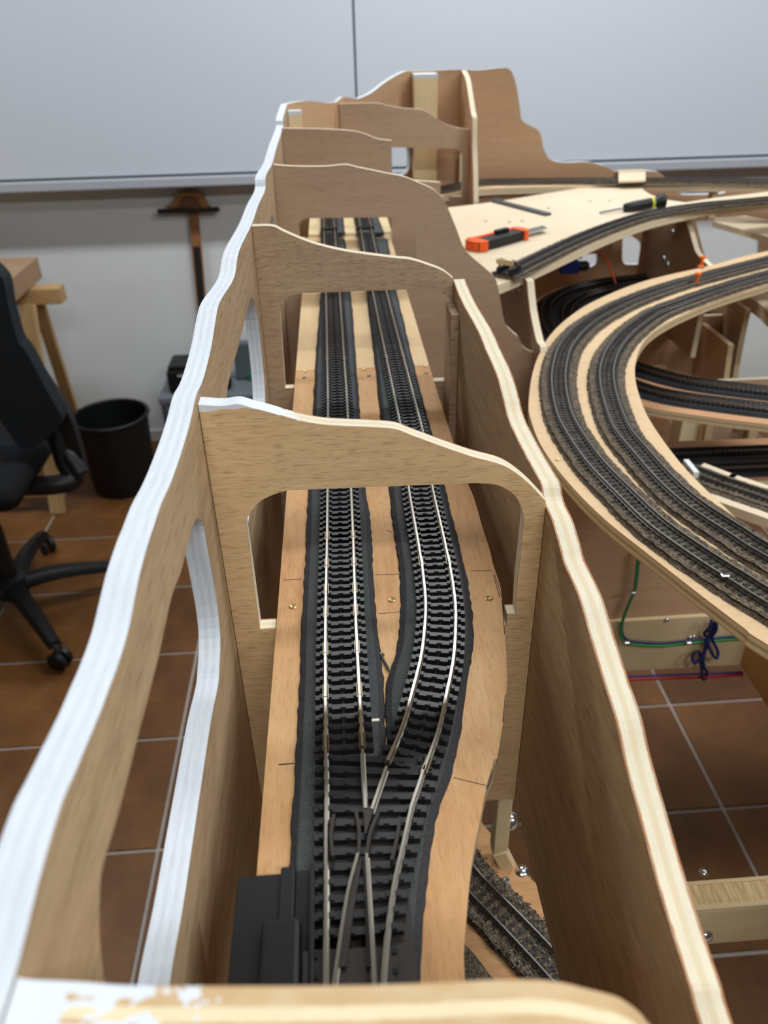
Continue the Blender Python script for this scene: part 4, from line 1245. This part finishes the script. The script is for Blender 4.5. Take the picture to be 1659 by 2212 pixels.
so_r, si_r = resample(so, N2), resample(si, N2)
c1 = [a.lerp(b, 0.30) for a, b in zip(so_r, si_r)]; c2 = [a.lerp(b, 0.74) for a, b in zip(so_r, si_r)]
def foam_path(name, label, path, z, w=0.044, h=0.004):
    pr = [(-w / 2, 0), (-w / 2 + 0.004, h), (w / 2 - 0.004, h), (w / 2, 0)]
    return tag(MB().sweep(path, pr, z).build(name, foam_dark), label, 'foam strip')
foam_dark = m_plain('black_foam', C(36, 37, 40), 0.9, var=0.15, scale=200)
foam_path('foam_bed', 'black foam strip under the outer track of the lower board', c1, Z2)
foam_path('foam_bed', 'black foam strip under the inner track of the lower board', c2, Z2)
track('lower_loop_track', 'outer dark track on the lower curved board', c1, Z2 + 0.004, single=False, rail=rail_dark, joiner=False, pitch=0.0060)
track('lower_loop_track', 'inner dark track on the lower curved board', c2, Z2 + 0.004, single=False, rail=rail_dark, joiner=False, pitch=0.0060)

# third level: straight board with two tracks and a short ramp
Z3 = 0.92
def px_poly(px, z): return [(uz(x, y, z).x, uz(x, y, z).y) for x, y in px]
low3 = thing('bottom_track_board', 'lowest straight board with two black tracks', 'track board', (0.5, 0.95, Z3 - 0.011))
q0, q1 = uz(1440, 955, Z3), uz(1440, 1003, Z3)
board('deck_board', [(0.20, q1.y - 0.045), (1.0, q1.y - 0.075), (1.0, q0.y - 0.015), (0.20, q0.y + 0.01)], 0.011, M_xy(Z3 - 0.011), [ply_red, edge_pale], low3)
for k, (yy, w) in enumerate(((uz(1500, 978, Z3).y, 0), (uz(1560, 1009, Z3).y, 0))):
    path = [Vector((0.22 + i * 0.08, yy - (i * 0.08) * 0.035)) for i in range(10)]
    lab = ('farther', 'nearer')[k]
    foam_path('foam_bed', 'black foam strip under the %s track of the lowest board' % lab, path, Z3, 0.04)
    track('bottom_track', '%s black track on the lowest straight board' % lab, path, Z3 + 0.004, single=False, rail=rail_dark, joiner=False, pitch=0.0060)
ra = [(1490, 1008), (1560, 1035), (1659, 1068)]
ramp_z = 1.01
rpth = resample(spline(plan(ra, ramp_z + 0.008, 0.0, 0.5), 6), 60)
ramp = thing('ramp_board', 'narrow ramp board with a single ballasted track below the loop', 'track board', (rpth[0].x, rpth[0].y, ramp_z - 0.011))
MB().sweep(rpth, [(-0.034, -0.011), (0.034, -0.011), (0.034, 0), (-0.034, 0)], ramp_z).build('deck_board', edge_pale_plain if False else plateau_wood, ramp)
ballast('ballast_bed', 'brown ballast bed on the narrow ramp board', rpth, ramp_z, 0.046)
track('ramp_track', 'single weathered track on the narrow ramp board', rpth, ramp_z + 0.0018, single=False, me=SL_BROWN, rail=rail_dark, joiner=False, pitch=0.0060)
MB().box2((rpth[0].x - 0.004, rpth[0].y - 0.02, ramp_z - 0.02), (rpth[0].x + 0.002, rpth[0].y + 0.01, ramp_z + 0.012)).build('end_plate', white_plastic, ramp)

# uprights seen through the loop
def upright(pa, pb, y, w=0.016, m=edge9, name='support_strut'):
    a, b = uy(*pa, y), uy(*pb, y)
    d = (b - a).normalized(); n = Vector((d.z, 0, -d.x)) * w / 2
    t = Vector((0, 0.010, 0))
    vs = [a - n, a + n, b + n, b - n]
    return MB().add(vs + [v + t for v in vs], [(0, 1, 2, 3), (7, 6, 5, 4), (0, 4, 5, 1), (1, 5, 6, 2), (2, 6, 7, 3), (3, 7, 4, 0)]).build(name, m, sup)
yz_panel(0.70, [(1612, 668), (1600, 720), (1586, 795), (1578, 850)], 1.60, 0.86, mats=[ply_brown, pine])
yz_panel(0.66, [(1574, 745), (1566, 800), (1560, 850)], 1.60, 0.86, mats=[ply_red_x, pine])
board('support_panel', [(0.45, 0.80), (0.699, 0.80), (0.699, 0.985), (0.45, 0.985)], 0.009, M_xz(1.34), [ply_red_x, edge9], sup)
zq = uy(1440, 902, 1.27).z
board('support_panel', [(0.30, zq), (0.56, zq), (0.58, 0.92), (0.30, 0.92)], 0.009, M_xz(1.27), [ply_red_x, edge9], sup)
pst = uy(1500, 900, 1.10)
mb = MB().cbox((pst.x, 1.12, 0.83), (0.034, 0.036, 0.24), 0.0012)
mb.build('frame_post', pine_v, sup)
for x, y in [(1494, 862), (1491, 900)]:
    c = uy(x, y, 1.1018)
    MB().lathe([(0.006, 0), (0.006, 0.0008)], n=14, M=Matrix.Rotation(math.pi / 2, 3, 'X')).build('bolt_hole', ink_dark, sup, loc=c)
upright((1540, 889), (1527, 960), 1.09, 0.012, pine)
upright((1638, 885), (1622, 960), 1.09, 0.014, pine)
board('support_panel', [(uy(1534, 900, 1.11).x, 0.72), (uy(1640, 900, 1.11).x, 0.72), (uy(1640, 900, 1.11).x, 0.96), (uy(1534, 900, 1.11).x, 0.96)], 0.009, M_xz(1.105), [ply_brown, edge9], sup)
for x, y in [(1501, 730), (1511, 726)]:
    dome(sup, uy(x, y, 1.338), (0, -1, 0), 0.006)
for x, y in [(1574, 664), (1582, 659)]:
    dome(sup, uy(x, y, 1.338), (0, -1, 0), 0.005)
dome(sup, uy(1594, 925, 1.103), (0, -1, 0), 0.006)
dome(sup, uy(1442, 866, 1.268), (0, -1, 0), 0.007)
# curved shelf edge at the frame's right
sh = [Vector(uz(x, y, 1.03).xy) for x, y in [(1618, 641), (1640, 655), (1659, 672), (1690, 700)]]
shelf = thing('curved_shelf', 'pale curved shelf board inside the loop', 'board', (sh[0].x, sh[0].y, 1.0))
shs = spline(sh, 4)
board('shelf_board', [(p.x, p.y) for p in shs] + [(sh[-1].x + 0.2, sh[-1].y), (sh[-1].x + 0.2, sh[0].y + 0.06), (sh[0].x, sh[0].y + 0.03)], 0.022, M_xy(1.008), [plateau_wood, edge_pale], shelf)
# bracket board upper right
bx_ = [Vector(uz(x, y, 1.118).xy) for x, y in [(1540, 478), (1600, 495), (1659, 512), (1720, 530)]]
bx2 = [Vector(uz(x, y, 1.118).xy) for x, y in [(1720, 480), (1659, 475), (1610, 466), (1545, 470)]]
br = thing('bracket_board', 'pale bracket board under the far end of the siding', 'board', (bx_[0].x, bx_[0].y, 1.1))
board('bracket_top', [(p.x, p.y) for p in bx_ + bx2], 0.010, M_xy(1.108), [plateau_wood, edge_pale], br)
MB().box2((bx_[0].x, bx_[0].y + 0.02, 1.118), (bx_[0].x + 0.012, bx2[-1].y + 0.01, PZ - 0.0125)).build('bracket_block', pine, br)

# ------------------------------------------------------------------ lower track seen between deck and bare side panel
UZ_ = 0.944
ur = plan([(985, 1815), (1027, 1875), (1110, 1963), (1193, 2057), (1300, 2180)], UZ_ + 0.006)
ul = plan([(975, 1885), (1017, 1940), (1107, 2030), (1197, 2120), (1300, 2230)], UZ_ + 0.006)
uc = [(a + b) / 2 for a, b in zip(ur, ul)]
uc = [uc[0] + (uc[0] - uc[1]).normalized() * 0.1] + uc + [uc[-1] + (uc[-1] - uc[-2]).normalized() * 0.06]
ucs = resample(spline(uc, 6), 80)
und = thing('under_deck_board', 'lower board with a ballasted track below the narrow deck', 'track board', (uc[2].x, uc[2].y, UZ_ - 0.011))
MB().sweep(ucs, [(-0.036, -0.011), (0.095, -0.011), (0.095, 0), (-0.036, 0)], UZ_).build('deck_board', deck_near, und)
uc2 = offset(ucs, 0.051)
ballast('ballast_bed', 'second ballast strip below the deck beside the curving track', uc2, UZ_, 0.036, top=0.004)
ballast('ballast_bed', 'ballast bed under the track below the narrow deck', ucs, UZ_, 0.039, top=0.004)
grains('ballast_grains', 'loose ballast grains under the track below the narrow deck', ucs, UZ_ + 0.0042, 0.037, 3600, 0.0006, 0.0012)
track('under_deck_track', 'ballasted track curving below the narrow deck', ucs, UZ_ + 0.0022, me=SL_BROWN, rail=rail_dark, pitch=0.0068, joiner=False)
a, b = uy(1088, 1716, 0.33), uy(1078, 1832, 0.33); c = uy(1106, 1885, 0.33)
st = thing('deck_strut', 'pale bent support strut below the arched cross panel', 'strut', (b.x, b.y, c.z))
MB().cbox((a.x, 0.33, (a.z + b.z) / 2 + 0.004), (0.010, 0.012, (a.z - b.z) + 0.012), 0.0008).build('upper_strut', pine, st)
q = Vector((c.x - b.x, 0, c.z - b.z)); L_ = q.length
MB().cbox((0, 0, 0), (0.010, 0.012, L_ + 0.008), 0.0008).build('lower_strut', pine, st, M=Matrix.Translation(((b.x + c.x) / 2, 0.3285, (b.z + c.z) / 2)) @ Matrix.Rotation(math.atan2(q.x, q.z), 4, 'Y'))
for (x, y), lab in (((1101, 1772), 'round steel bolt head beside the pale bent strut'), ((1128, 1889), 'round steel bolt head at the rim of the under-deck board')):
    c = uy(x, y, 0.332) if y < 1800 else uz(x, y, UZ_ - 0.004)
    o = dome(None, c, (0.5, -0.5, 0.7), 0.0068)
    o.name = 'bolt_head'
    tag(o, lab, 'bolt')
screw(und, uz(1093, 1902, UZ_), 0.0026, steel_dull)

# ------------------------------------------------------------------ cables on the pine beam
CY = FY - 0.003
def cable(name, pts, r, m, label, cat='cable', closed=False):
    q = spline([Vector(p) for p in pts], 6, closed)
    return tag(MB().tube(q, r, 8, closed=closed).build(name, m, smooth=True), label, cat)
def on(y, *px): return [uy(a, b, y) for a, b in px]
gp = [(1380, 1195), (1377, 1215), (1372, 1260), (1368, 1282), (1352, 1320), (1342, 1350), (1341, 1372), (1352, 1388), (1380, 1393), (1430, 1395), (1480, 1390), (1530, 1385), (1600, 1380), (1640, 1378)]
cable('green_cable', on(CY, *gp), 0.0014, wire_green, 'green cable stapled along the pine beam')
cable('blue_cable', [p + Vector((0.0014, 0.0012, 0.0022)) for p in on(CY, *gp)], 0.0014, wire_blue, 'dark blue cable running with the green one along the pine beam')
cable('red_cable', on(CY - 0.004, (1250, 1476), (1345, 1469), (1450, 1465), (1540, 1462), (1605, 1457)), 0.0016, wire_red, 'red cable stretched below the pine beam')
cable('violet_cable', [p + Vector((0, 0.002, 0.0022)) for p in on(CY - 0.004, (1250, 1475), (1345, 1468), (1450, 1464), (1540, 1461), (1605, 1458))], 0.0012, wire_violet, 'violet cable stretched along the red one below the pine beam')
lp1 = [(1538, 1338), (1530, 1352), (1522, 1370), (1536, 1380), (1545, 1360), (1544, 1340), (1540, 1380), (1552, 1410), (1545, 1418), (1534, 1405), (1528, 1385), (1522, 1408), (1500, 1428), (1496, 1418), (1512, 1412), (1514, 1440), (1516, 1462), (1526, 1467), (1529, 1455), (1520, 1440), (1518, 1420), (1530, 1395), (1540, 1345)]
q = on(CY - 0.006, *lp1)
q = [p + Vector((0, -0.003 * math.sin(i * 1.7), 0)) for i, p in enumerate(q)]
cable('hanging_cable', q, 0.0017, wire_blue, 'dark blue cable bundle hanging in loops from the pine beam')
for (x, y), lab in (((1368, 1280), 'upper'), ((1354, 1388), 'corner'), ((1488, 1388), 'middle')):
    o = MB().cbox((0, 0, 0), (0.006, 0.004, 0.0024), 0.0008).build('cable_staple', steel, None, loc=uy(x, y, CY - 0.003))
    tag(o, 'small steel staple holding the green cable, %s one' % lab, 'staple')
# servo with orange lead below the plateau
sv = uy(1228, 575, 1.25)
t = thing('servo_motor', 'small blue servo motor hanging below the plateau', 'motor', sv)
MB().cbox((0, 0, 0), (0.030, 0.022, 0.020), 0.002).build('servo_case', m_plain('blue_servo_plastic', C(24, 44, 130), 0.35), t, loc=sv)
MB().lathe([(0.008, 0), (0.008, 0.014), (0.004, 0.018)], n=14, M=Matrix.Rotation(math.pi / 2, 3, 'Y')).build('servo_gear', black_plastic, t, loc=sv + Vector((0.015, -0.002, 0.0)))
MB().box2(sv + Vector((-0.008, -0.006, 0.01)), (sv.x + 0.008, sv.y + 0.006, PZ - 0.0125)).build('hanger', black_plastic, t)
cable('orange_cable', [uy(1252, 560, 1.24), uy(1262, 548, 1.24), uy(1282, 540, 1.25), uy(1300, 545, 1.26), uy(1318, 580, 1.27), uy(1330, 612, 1.28)], 0.0016, wire_orange, 'orange servo lead drooping below the plateau')

# loose bits on the main deck
a, b = uz(824, 1417, DECK_Z + 0.001), uz(842, 1450, DECK_Z + 0.001)
nl = thing('loose_nail', 'small loose dark nail lying between the diverging foam strips', 'nail', a)
d = (b - a)
MB().tube([a, a + d * 0.9, b], [0.0007, 0.0007, 0.0003], 8).build('nail_shank', steel_dull, nl)
MB().tube([a - d * 0.06, a], 0.0016, 10).build('nail_head', steel_dull, nl)
o = MB().cbox((0, 0, 0.0004), (0.0034, 0.0012, 0.0008), 0.0002).build('plastic_chip', m_plain('cream_plastic', C(226, 220, 196), 0.5), None, loc=uz(811, 1557, FOAM_Z))
tag(o, 'tiny cream plastic chip lying on the foam', 'chip')

# ------------------------------------------------------------------ left side: chair, trestle, bin, crate, T-square
# office chair
HUB = Vector((-0.977, 1.848, 0))
A = Vector((-0.79, 1.605, 0))
chair = thing('office_chair', 'black five-star office chair turned to the trestle', 'chair', (HUB.x, HUB.y, 0))
ang0 = math.atan2(A.y - HUB.y, A.x - HUB.x)
MB().lathe([(0.045, 0.075), (0.052, 0.09), (0.045, 0.13), (0.03, 0.14)], n=20).build('hub', chair_plastic, chair, loc=HUB)
MB().lathe([(0.026, 0.13), (0.026, 0.30), (0.016, 0.30), (0.016, 0.44)], n=16).build('gas_column', chair_plastic, chair, loc=HUB)
for k in range(5):
    a = ang0 + k * 2 * math.pi / 5
    d = Vector((math.cos(a), math.sin(a), 0))
    pts = [HUB + d * 0.03 + Vector((0, 0, 0.112)), HUB + d * 0.12 + Vector((0, 0, 0.115)), HUB + d * 0.22 + Vector((0, 0, 0.100)), HUB + d * 0.305 + Vector((0, 0, 0.078))]
    mb = MB(); vs = []
    n = Vector((-d.y, d.x, 0))
    for i, p in enumerate(spline(pts, 4)):
        w = 0.028 - 0.010 * i / 12; h = 0.020 - 0.008 * i / 12
        vs += [p + n * w - Vector((0, 0, h)), p + n * w * 0.9, p + n * w * 0.5 + Vector((0, 0, h * 0.7)), p - n * w * 0.5 + Vector((0, 0, h * 0.7)), p - n * w * 0.9, p - n * w - Vector((0, 0, h))]
    m_ = len(vs) // 6
    fs = [(i * 6 + q, (i + 1) * 6 + q, (i + 1) * 6 + (q + 1) % 6, i * 6 + (q + 1) % 6) for i in range(m_ - 1) for q in range(6)] + [tuple(range(6)), tuple((m_ - 1) * 6 + q for q in range(6))[::-1]]
    leg = mb.add(vs, fs).build('leg', chair_plastic, chair, smooth=True, autosmooth=45)
    c = HUB + d * 0.31
    for s in (-1, 1):
        MB().lathe([(0.012, -0.009), (0.026, -0.008), (0.028, -0.003), (0.028, 0.005), (0.024, 0.009), (0.008, 0.010)], n=18, M=(Matrix.Rotation(a + 0.6, 3, 'Z') @ Matrix.Rotation(s * math.pi / 2, 3, 'X'))).build('caster', chair_plastic, leg, loc=c + Matrix.Rotation(a + 0.6, 3, 'Z') @ Vector((0, s * -0.013, 0.0285)), smooth=True, autosmooth=40)
    MB().lathe([(0.006, 0.03), (0.006, 0.075)], n=8).build('caster_stem', steel_dull, leg, loc=c)
seat_c = HUB + Vector((-0.035, 0.0, 0.505))
MB().cbox(seat_c, (0.46, 0.46, 0.07), 0.032).build('seat', seat_black, chair, smooth=True, autosmooth=60)
MB().cbox(HUB + Vector((0, 0, 0.432)), (0.20, 0.26, 0.03), 0.008).build('seat_plate', chair_plastic, chair)
# backrest: curved padded shell, outline taken in an upright plane
BY = 1.78
sil = [(-90, 560), (-2, 592), (18, 660), (38, 734), (60, 765), (105, 850), (132, 898), (128, 920), (98, 950), (64, 970), (40, 964), (12, 925), (-20, 880), (-90, 800)]
bpoly = [tuple(p) for p in spline([Vector((uy(x, y, BY).x, uy(x, y, BY).z)) for x, y in sil], 5, True)]
bb = board('backrest', bpoly, 0.05, M_xz(BY), [chair_fabric, chair_fabric], chair)
bv = bb.modifiers.new('round', 'BEVEL'); bv.width = 0.018; bv.segments = 4; bv.limit_method = 'ANGLE'; bv.angle_limit = math.radians(50)
sil2 = [(-20, 600), (4, 640), (36, 728), (62, 755), (100, 815), (148, 890), (172, 960), (184, 1012), (165, 1006), (136, 930), (95, 860), (20, 760), (-20, 690)]
bpoly = [tuple(p) for p in spline([Vector((uy(x, y, BY + 0.06).x, uy(x, y, BY + 0.06).z)) for x, y in sil2], 5, True)]
bb = board('back_shell', bpoly, 0.03, M_xz(BY + 0.055), [chair_plastic, chair_plastic], chair)
bv = bb.modifiers.new('round', 'BEVEL'); bv.width = 0.010; bv.segments = 3; bv.limit_method = 'ANGLE'; bv.angle_limit = math.radians(50)
arm = [uy(118, 905, 1.86), uy(128, 950, 1.85), uy(142, 1000, 1.84), uy(160, 1035, 1.82), uy(120, 1047, 1.80), uy(60, 1050, 1.80), uy(-20, 1050, 1.80)]
MB().tube(spline(arm, 6), 0.026, 12).build('armrest_support', chair_plastic, chair, smooth=True)
arm = [uy(105, 930, 1.86), uy(150, 985, 1.84), uy(178, 1028, 1.82)]
MB().tube(spline(arm, 6), [0.02] * 6 + [0.024] * 7, 12).build('armrest_pad', chair_plastic, chair, smooth=True)

# trestle
tr = thing('saw_trestle', 'pine saw trestle standing against the wall by the bin', 'trestle', (-1.0, 2.6, 0))
bl, br_ = uy(-60, 640, 2.6), uy(133, 640, 2.6)
MB().cbox(((bl.x + br_.x) / 2, 2.62, 0.711), (br_.x - bl.x, 0.06, 0.052), 0.003).build('top_beam', trestle_wood, tr)
def stick(name, a, b, w, d, m, parent):
    a, b = Vector(a), Vector(b)
    q = (b - a); L = q.length
    rot = Vector((0, 0, 1)).rotation_difference(q.normalized()).to_matrix().to_4x4()
    return MB().cbox((0, 0, L / 2), (w, d, L), 0.002).build(name, m, parent, M=Matrix.Translation(a) @ rot)
trestle_up = m_wood('trestle_pine_upright', C(206, 172, 122), C(180, 142, 94), u=30, v=3, pores=0.05, seed=52, figure=0.7)
stick('leg', (uz(128, 1106, 0.0).x, 2.40, 0.0), (uy(60, 662, 2.585).x, 2.585, 0.69), 0.05, 0.024, trestle_up, tr)
stick('leg', (uz(185, 965, 0.0).x, 2.90, 0.0), (uy(84, 662, 2.65).x, 2.65, 0.69), 0.04, 0.024, trestle_up, tr)
stick('leg', (-1.62, 2.40, 0.0), (-1.60, 2.585, 0.69), 0.05, 0.024, trestle_up, tr)
stick('leg', (-1.62, 2.90, 0.0), (-1.60, 2.65, 0.69), 0.04, 0.024, trestle_up, tr)
MB().cbox((-1.33, 2.425, 0.09), (0.64, 0.022, 0.06), 0.002).build('stretcher', trestle_wood, tr)
MB().cbox((bl.x, 2.62, 0.45), (0.03, 0.28, 0.05), 0.002).build('side_brace', trestle_wood, tr)
pk = uy(47, 600, 2.55)
o = MB().cbox((pk.x - 0.55, 2.52, 0.737 + 0.035), (1.1, 0.42, 0.07), 0.004).build('work_plank', m_wood('plank_pine', C(184, 152, 122), C(154, 122, 92), u=3, v=16, pores=0.08, seed=57), None)
tag(o, 'thick wooden work plank resting on the trestle', 'plank')

# bin
BC = Vector((-0.825, 2.585, 0))
wb_ = thing('waste_bin', 'round black plastic waste bin beside the wall', 'bin', BC)
MB().lathe([(0.0, 0.003), (0.108, 0.003), (0.108, 0.0), (0.112, 0.0), (0.128, 0.285), (0.124, 0.285), (0.109, 0.008), (0.0, 0.008)], n=40, cap=False).build('bin_body', bin_plastic, wb_, loc=BC, smooth=True, autosmooth=40)
ring = [BC + Vector((0.130 * math.cos(2 * math.pi * k / 40), 0.130 * math.sin(2 * math.pi * k / 40), 0.285)) for k in range(40)]
MB().tube(ring, 0.0065, 8, closed=True).build('rim', bin_plastic, wb_, smooth=True)

# crate with tools
cy0 = 2.72
ca, cb = uy(340, 862, cy0), uy(352, 950, cy0)
cr = thing('storage_crate', 'grey plastic storage crate standing on the floor by the wall', 'crate', (-0.45, cy0 + 0.09, 0))
xc0, xc1, zc = ca.x, ca.x + 0.52, ca.z
MB().cbox(((xc0 + xc1) / 2, cy0 + 0.10, zc / 2), (xc1 - xc0 - 0.012, 0.19, zc), 0.008).build('crate_body', crate_grey, cr)
MB().cbox(((xc0 + xc1) / 2, cy0 + 0.10, zc - 0.012), (xc1 - xc0, 0.20, 0.03), 0.008).build('crate_rim', crate_grey, cr)
MB().cbox((xc0 + 0.018, cy0 + 0.004, zc * 0.5), (0.016, 0.012, zc - 0.04), 0.004).build('crate_latch', m_plain('dark_grey_plastic', C(70, 74, 80), 0.5), cr)
z_t = zc + 0.0035
tc_ = thing('tool_case', 'black tool case with small pale lettering lying in the crate top', 'case', (xc0 + 0.12, cy0 + 0.1, z_t))
MB().cbox((xc0 + 0.125, cy0 + 0.10, z_t + 0.045), (0.17, 0.14, 0.09), 0.01).build('case_body', black_plastic, tc_)
MB().cbox((xc0 + 0.125, cy0 + 0.10, z_t + 0.098), (0.155, 0.125, 0.016), 0.006).build('case_lid', black_plastic, tc_)
for k in range(6):
    MB().box((xc0 + 0.085 + k * 0.011, cy0 + 0.0290, z_t + 0.072), (0.007, 0.001, 0.008 if k % 2 else 0.006)).build('letter', white_plastic, tc_)
t = thing('smoky_box', 'smoky translucent box with green bits standing behind the crate', 'box', (xc1 - 0.1, cy0 + 0.14, z_t))
MB().cbox((xc1 - 0.13, cy0 + 0.155, z_t + 0.075), (0.22, 0.04, 0.15), 0.008).build('box_shell', crate_clear, t)
for k, (dx, hh) in enumerate([(0.06, 0.03), (0.10, 0.045), (0.14, 0.06), (0.17, 0.035)]):
    MB().cbox((xc1 - 0.24 + dx, cy0 + 0.128, z_t + hh / 2 + 0.001), (0.028, 0.012, hh), 0.003).build('green_part', green_plastic, t)
t = thing('red_tool', 'red and black hand tool lying in the crate top', 'tool', (xc1 - 0.25, cy0 + 0.06, z_t))
MB().cbox((xc1 - 0.275, cy0 + 0.07, z_t + 0.02), (0.05, 0.05, 0.04), 0.012).build('tool_body', black_plastic, t)
MB().cbox((xc1 - 0.285, cy0 + 0.06, z_t + 0.042), (0.03, 0.035, 0.022), 0.008).build('tool_cap', red_plastic, t)

# T-square hanging below the whiteboard
TY = 2.925
ts = thing('t_square', 'wooden T-square with an arched head hanging below the whiteboard', 'T-square', uy(408, 450, TY))
hd = [(356, 447), (372, 438), (382, 420), (398, 410), (414, 408), (430, 412), (442, 424), (450, 440), (463, 450)]
hp = [(uy(x, y, TY).x, uy(x, y, TY).z) for x, y in hd]
hi = [(uy(x, y, TY).x, uy(x, y, TY).z) for x, y in [(385, 446), (392, 430), (404, 422), (418, 423), (430, 432), (436, 448)]]
board('head', [tuple(p) for p in spline([Vector(p) for p in hp], 4)] , 0.012, M_xz(TY - 0.012), [tsq_wood, tsq_wood], ts)
board('head_inlay', [tuple(p) for p in spline([Vector(p) for p in hi], 4)], 0.004, M_xz(TY - 0.0165), [m_plain('dark_arc_wood', C(104, 68, 44), 0.6)] * 2, ts)
a, b = uy(341, 453, TY), uy(475, 453, TY)
MB().cbox(((a.x + b.x) / 2, TY - 0.010, (a.z + b.z) / 2), (b.x - a.x, 0.016, 0.016), 0.003).build('head_bar', tsq_dark, ts)
a, b = uy(414, 420, TY), uy(448, 790, TY)
stick('blade', (b.x, TY + 0.0035, b.z), (a.x, TY + 0.0035, a.z), 0.036, 0.005, tsq_wood, ts)
m1 = Vector((a.x, 0, a.z)).lerp(Vector((b.x, 0, b.z)), 0.28)
stick('blade_scale', (b.x, TY + 0.0005, b.z), (m1.x, TY + 0.0005, m1.z), 0.026, 0.003, tsq_dark, ts)
for i in range(36):
    p = Vector((m1.x, 0, m1.z)).lerp(Vector((b.x, 0, b.z)), (i + 0.5) / 36)
    MB().box((p.x + 0.003, TY - 0.0013, p.z), (0.008 if i % 5 else 0.014, 0.0006, 0.0016)).build('scale_tick', m_tick, ts) if False else None
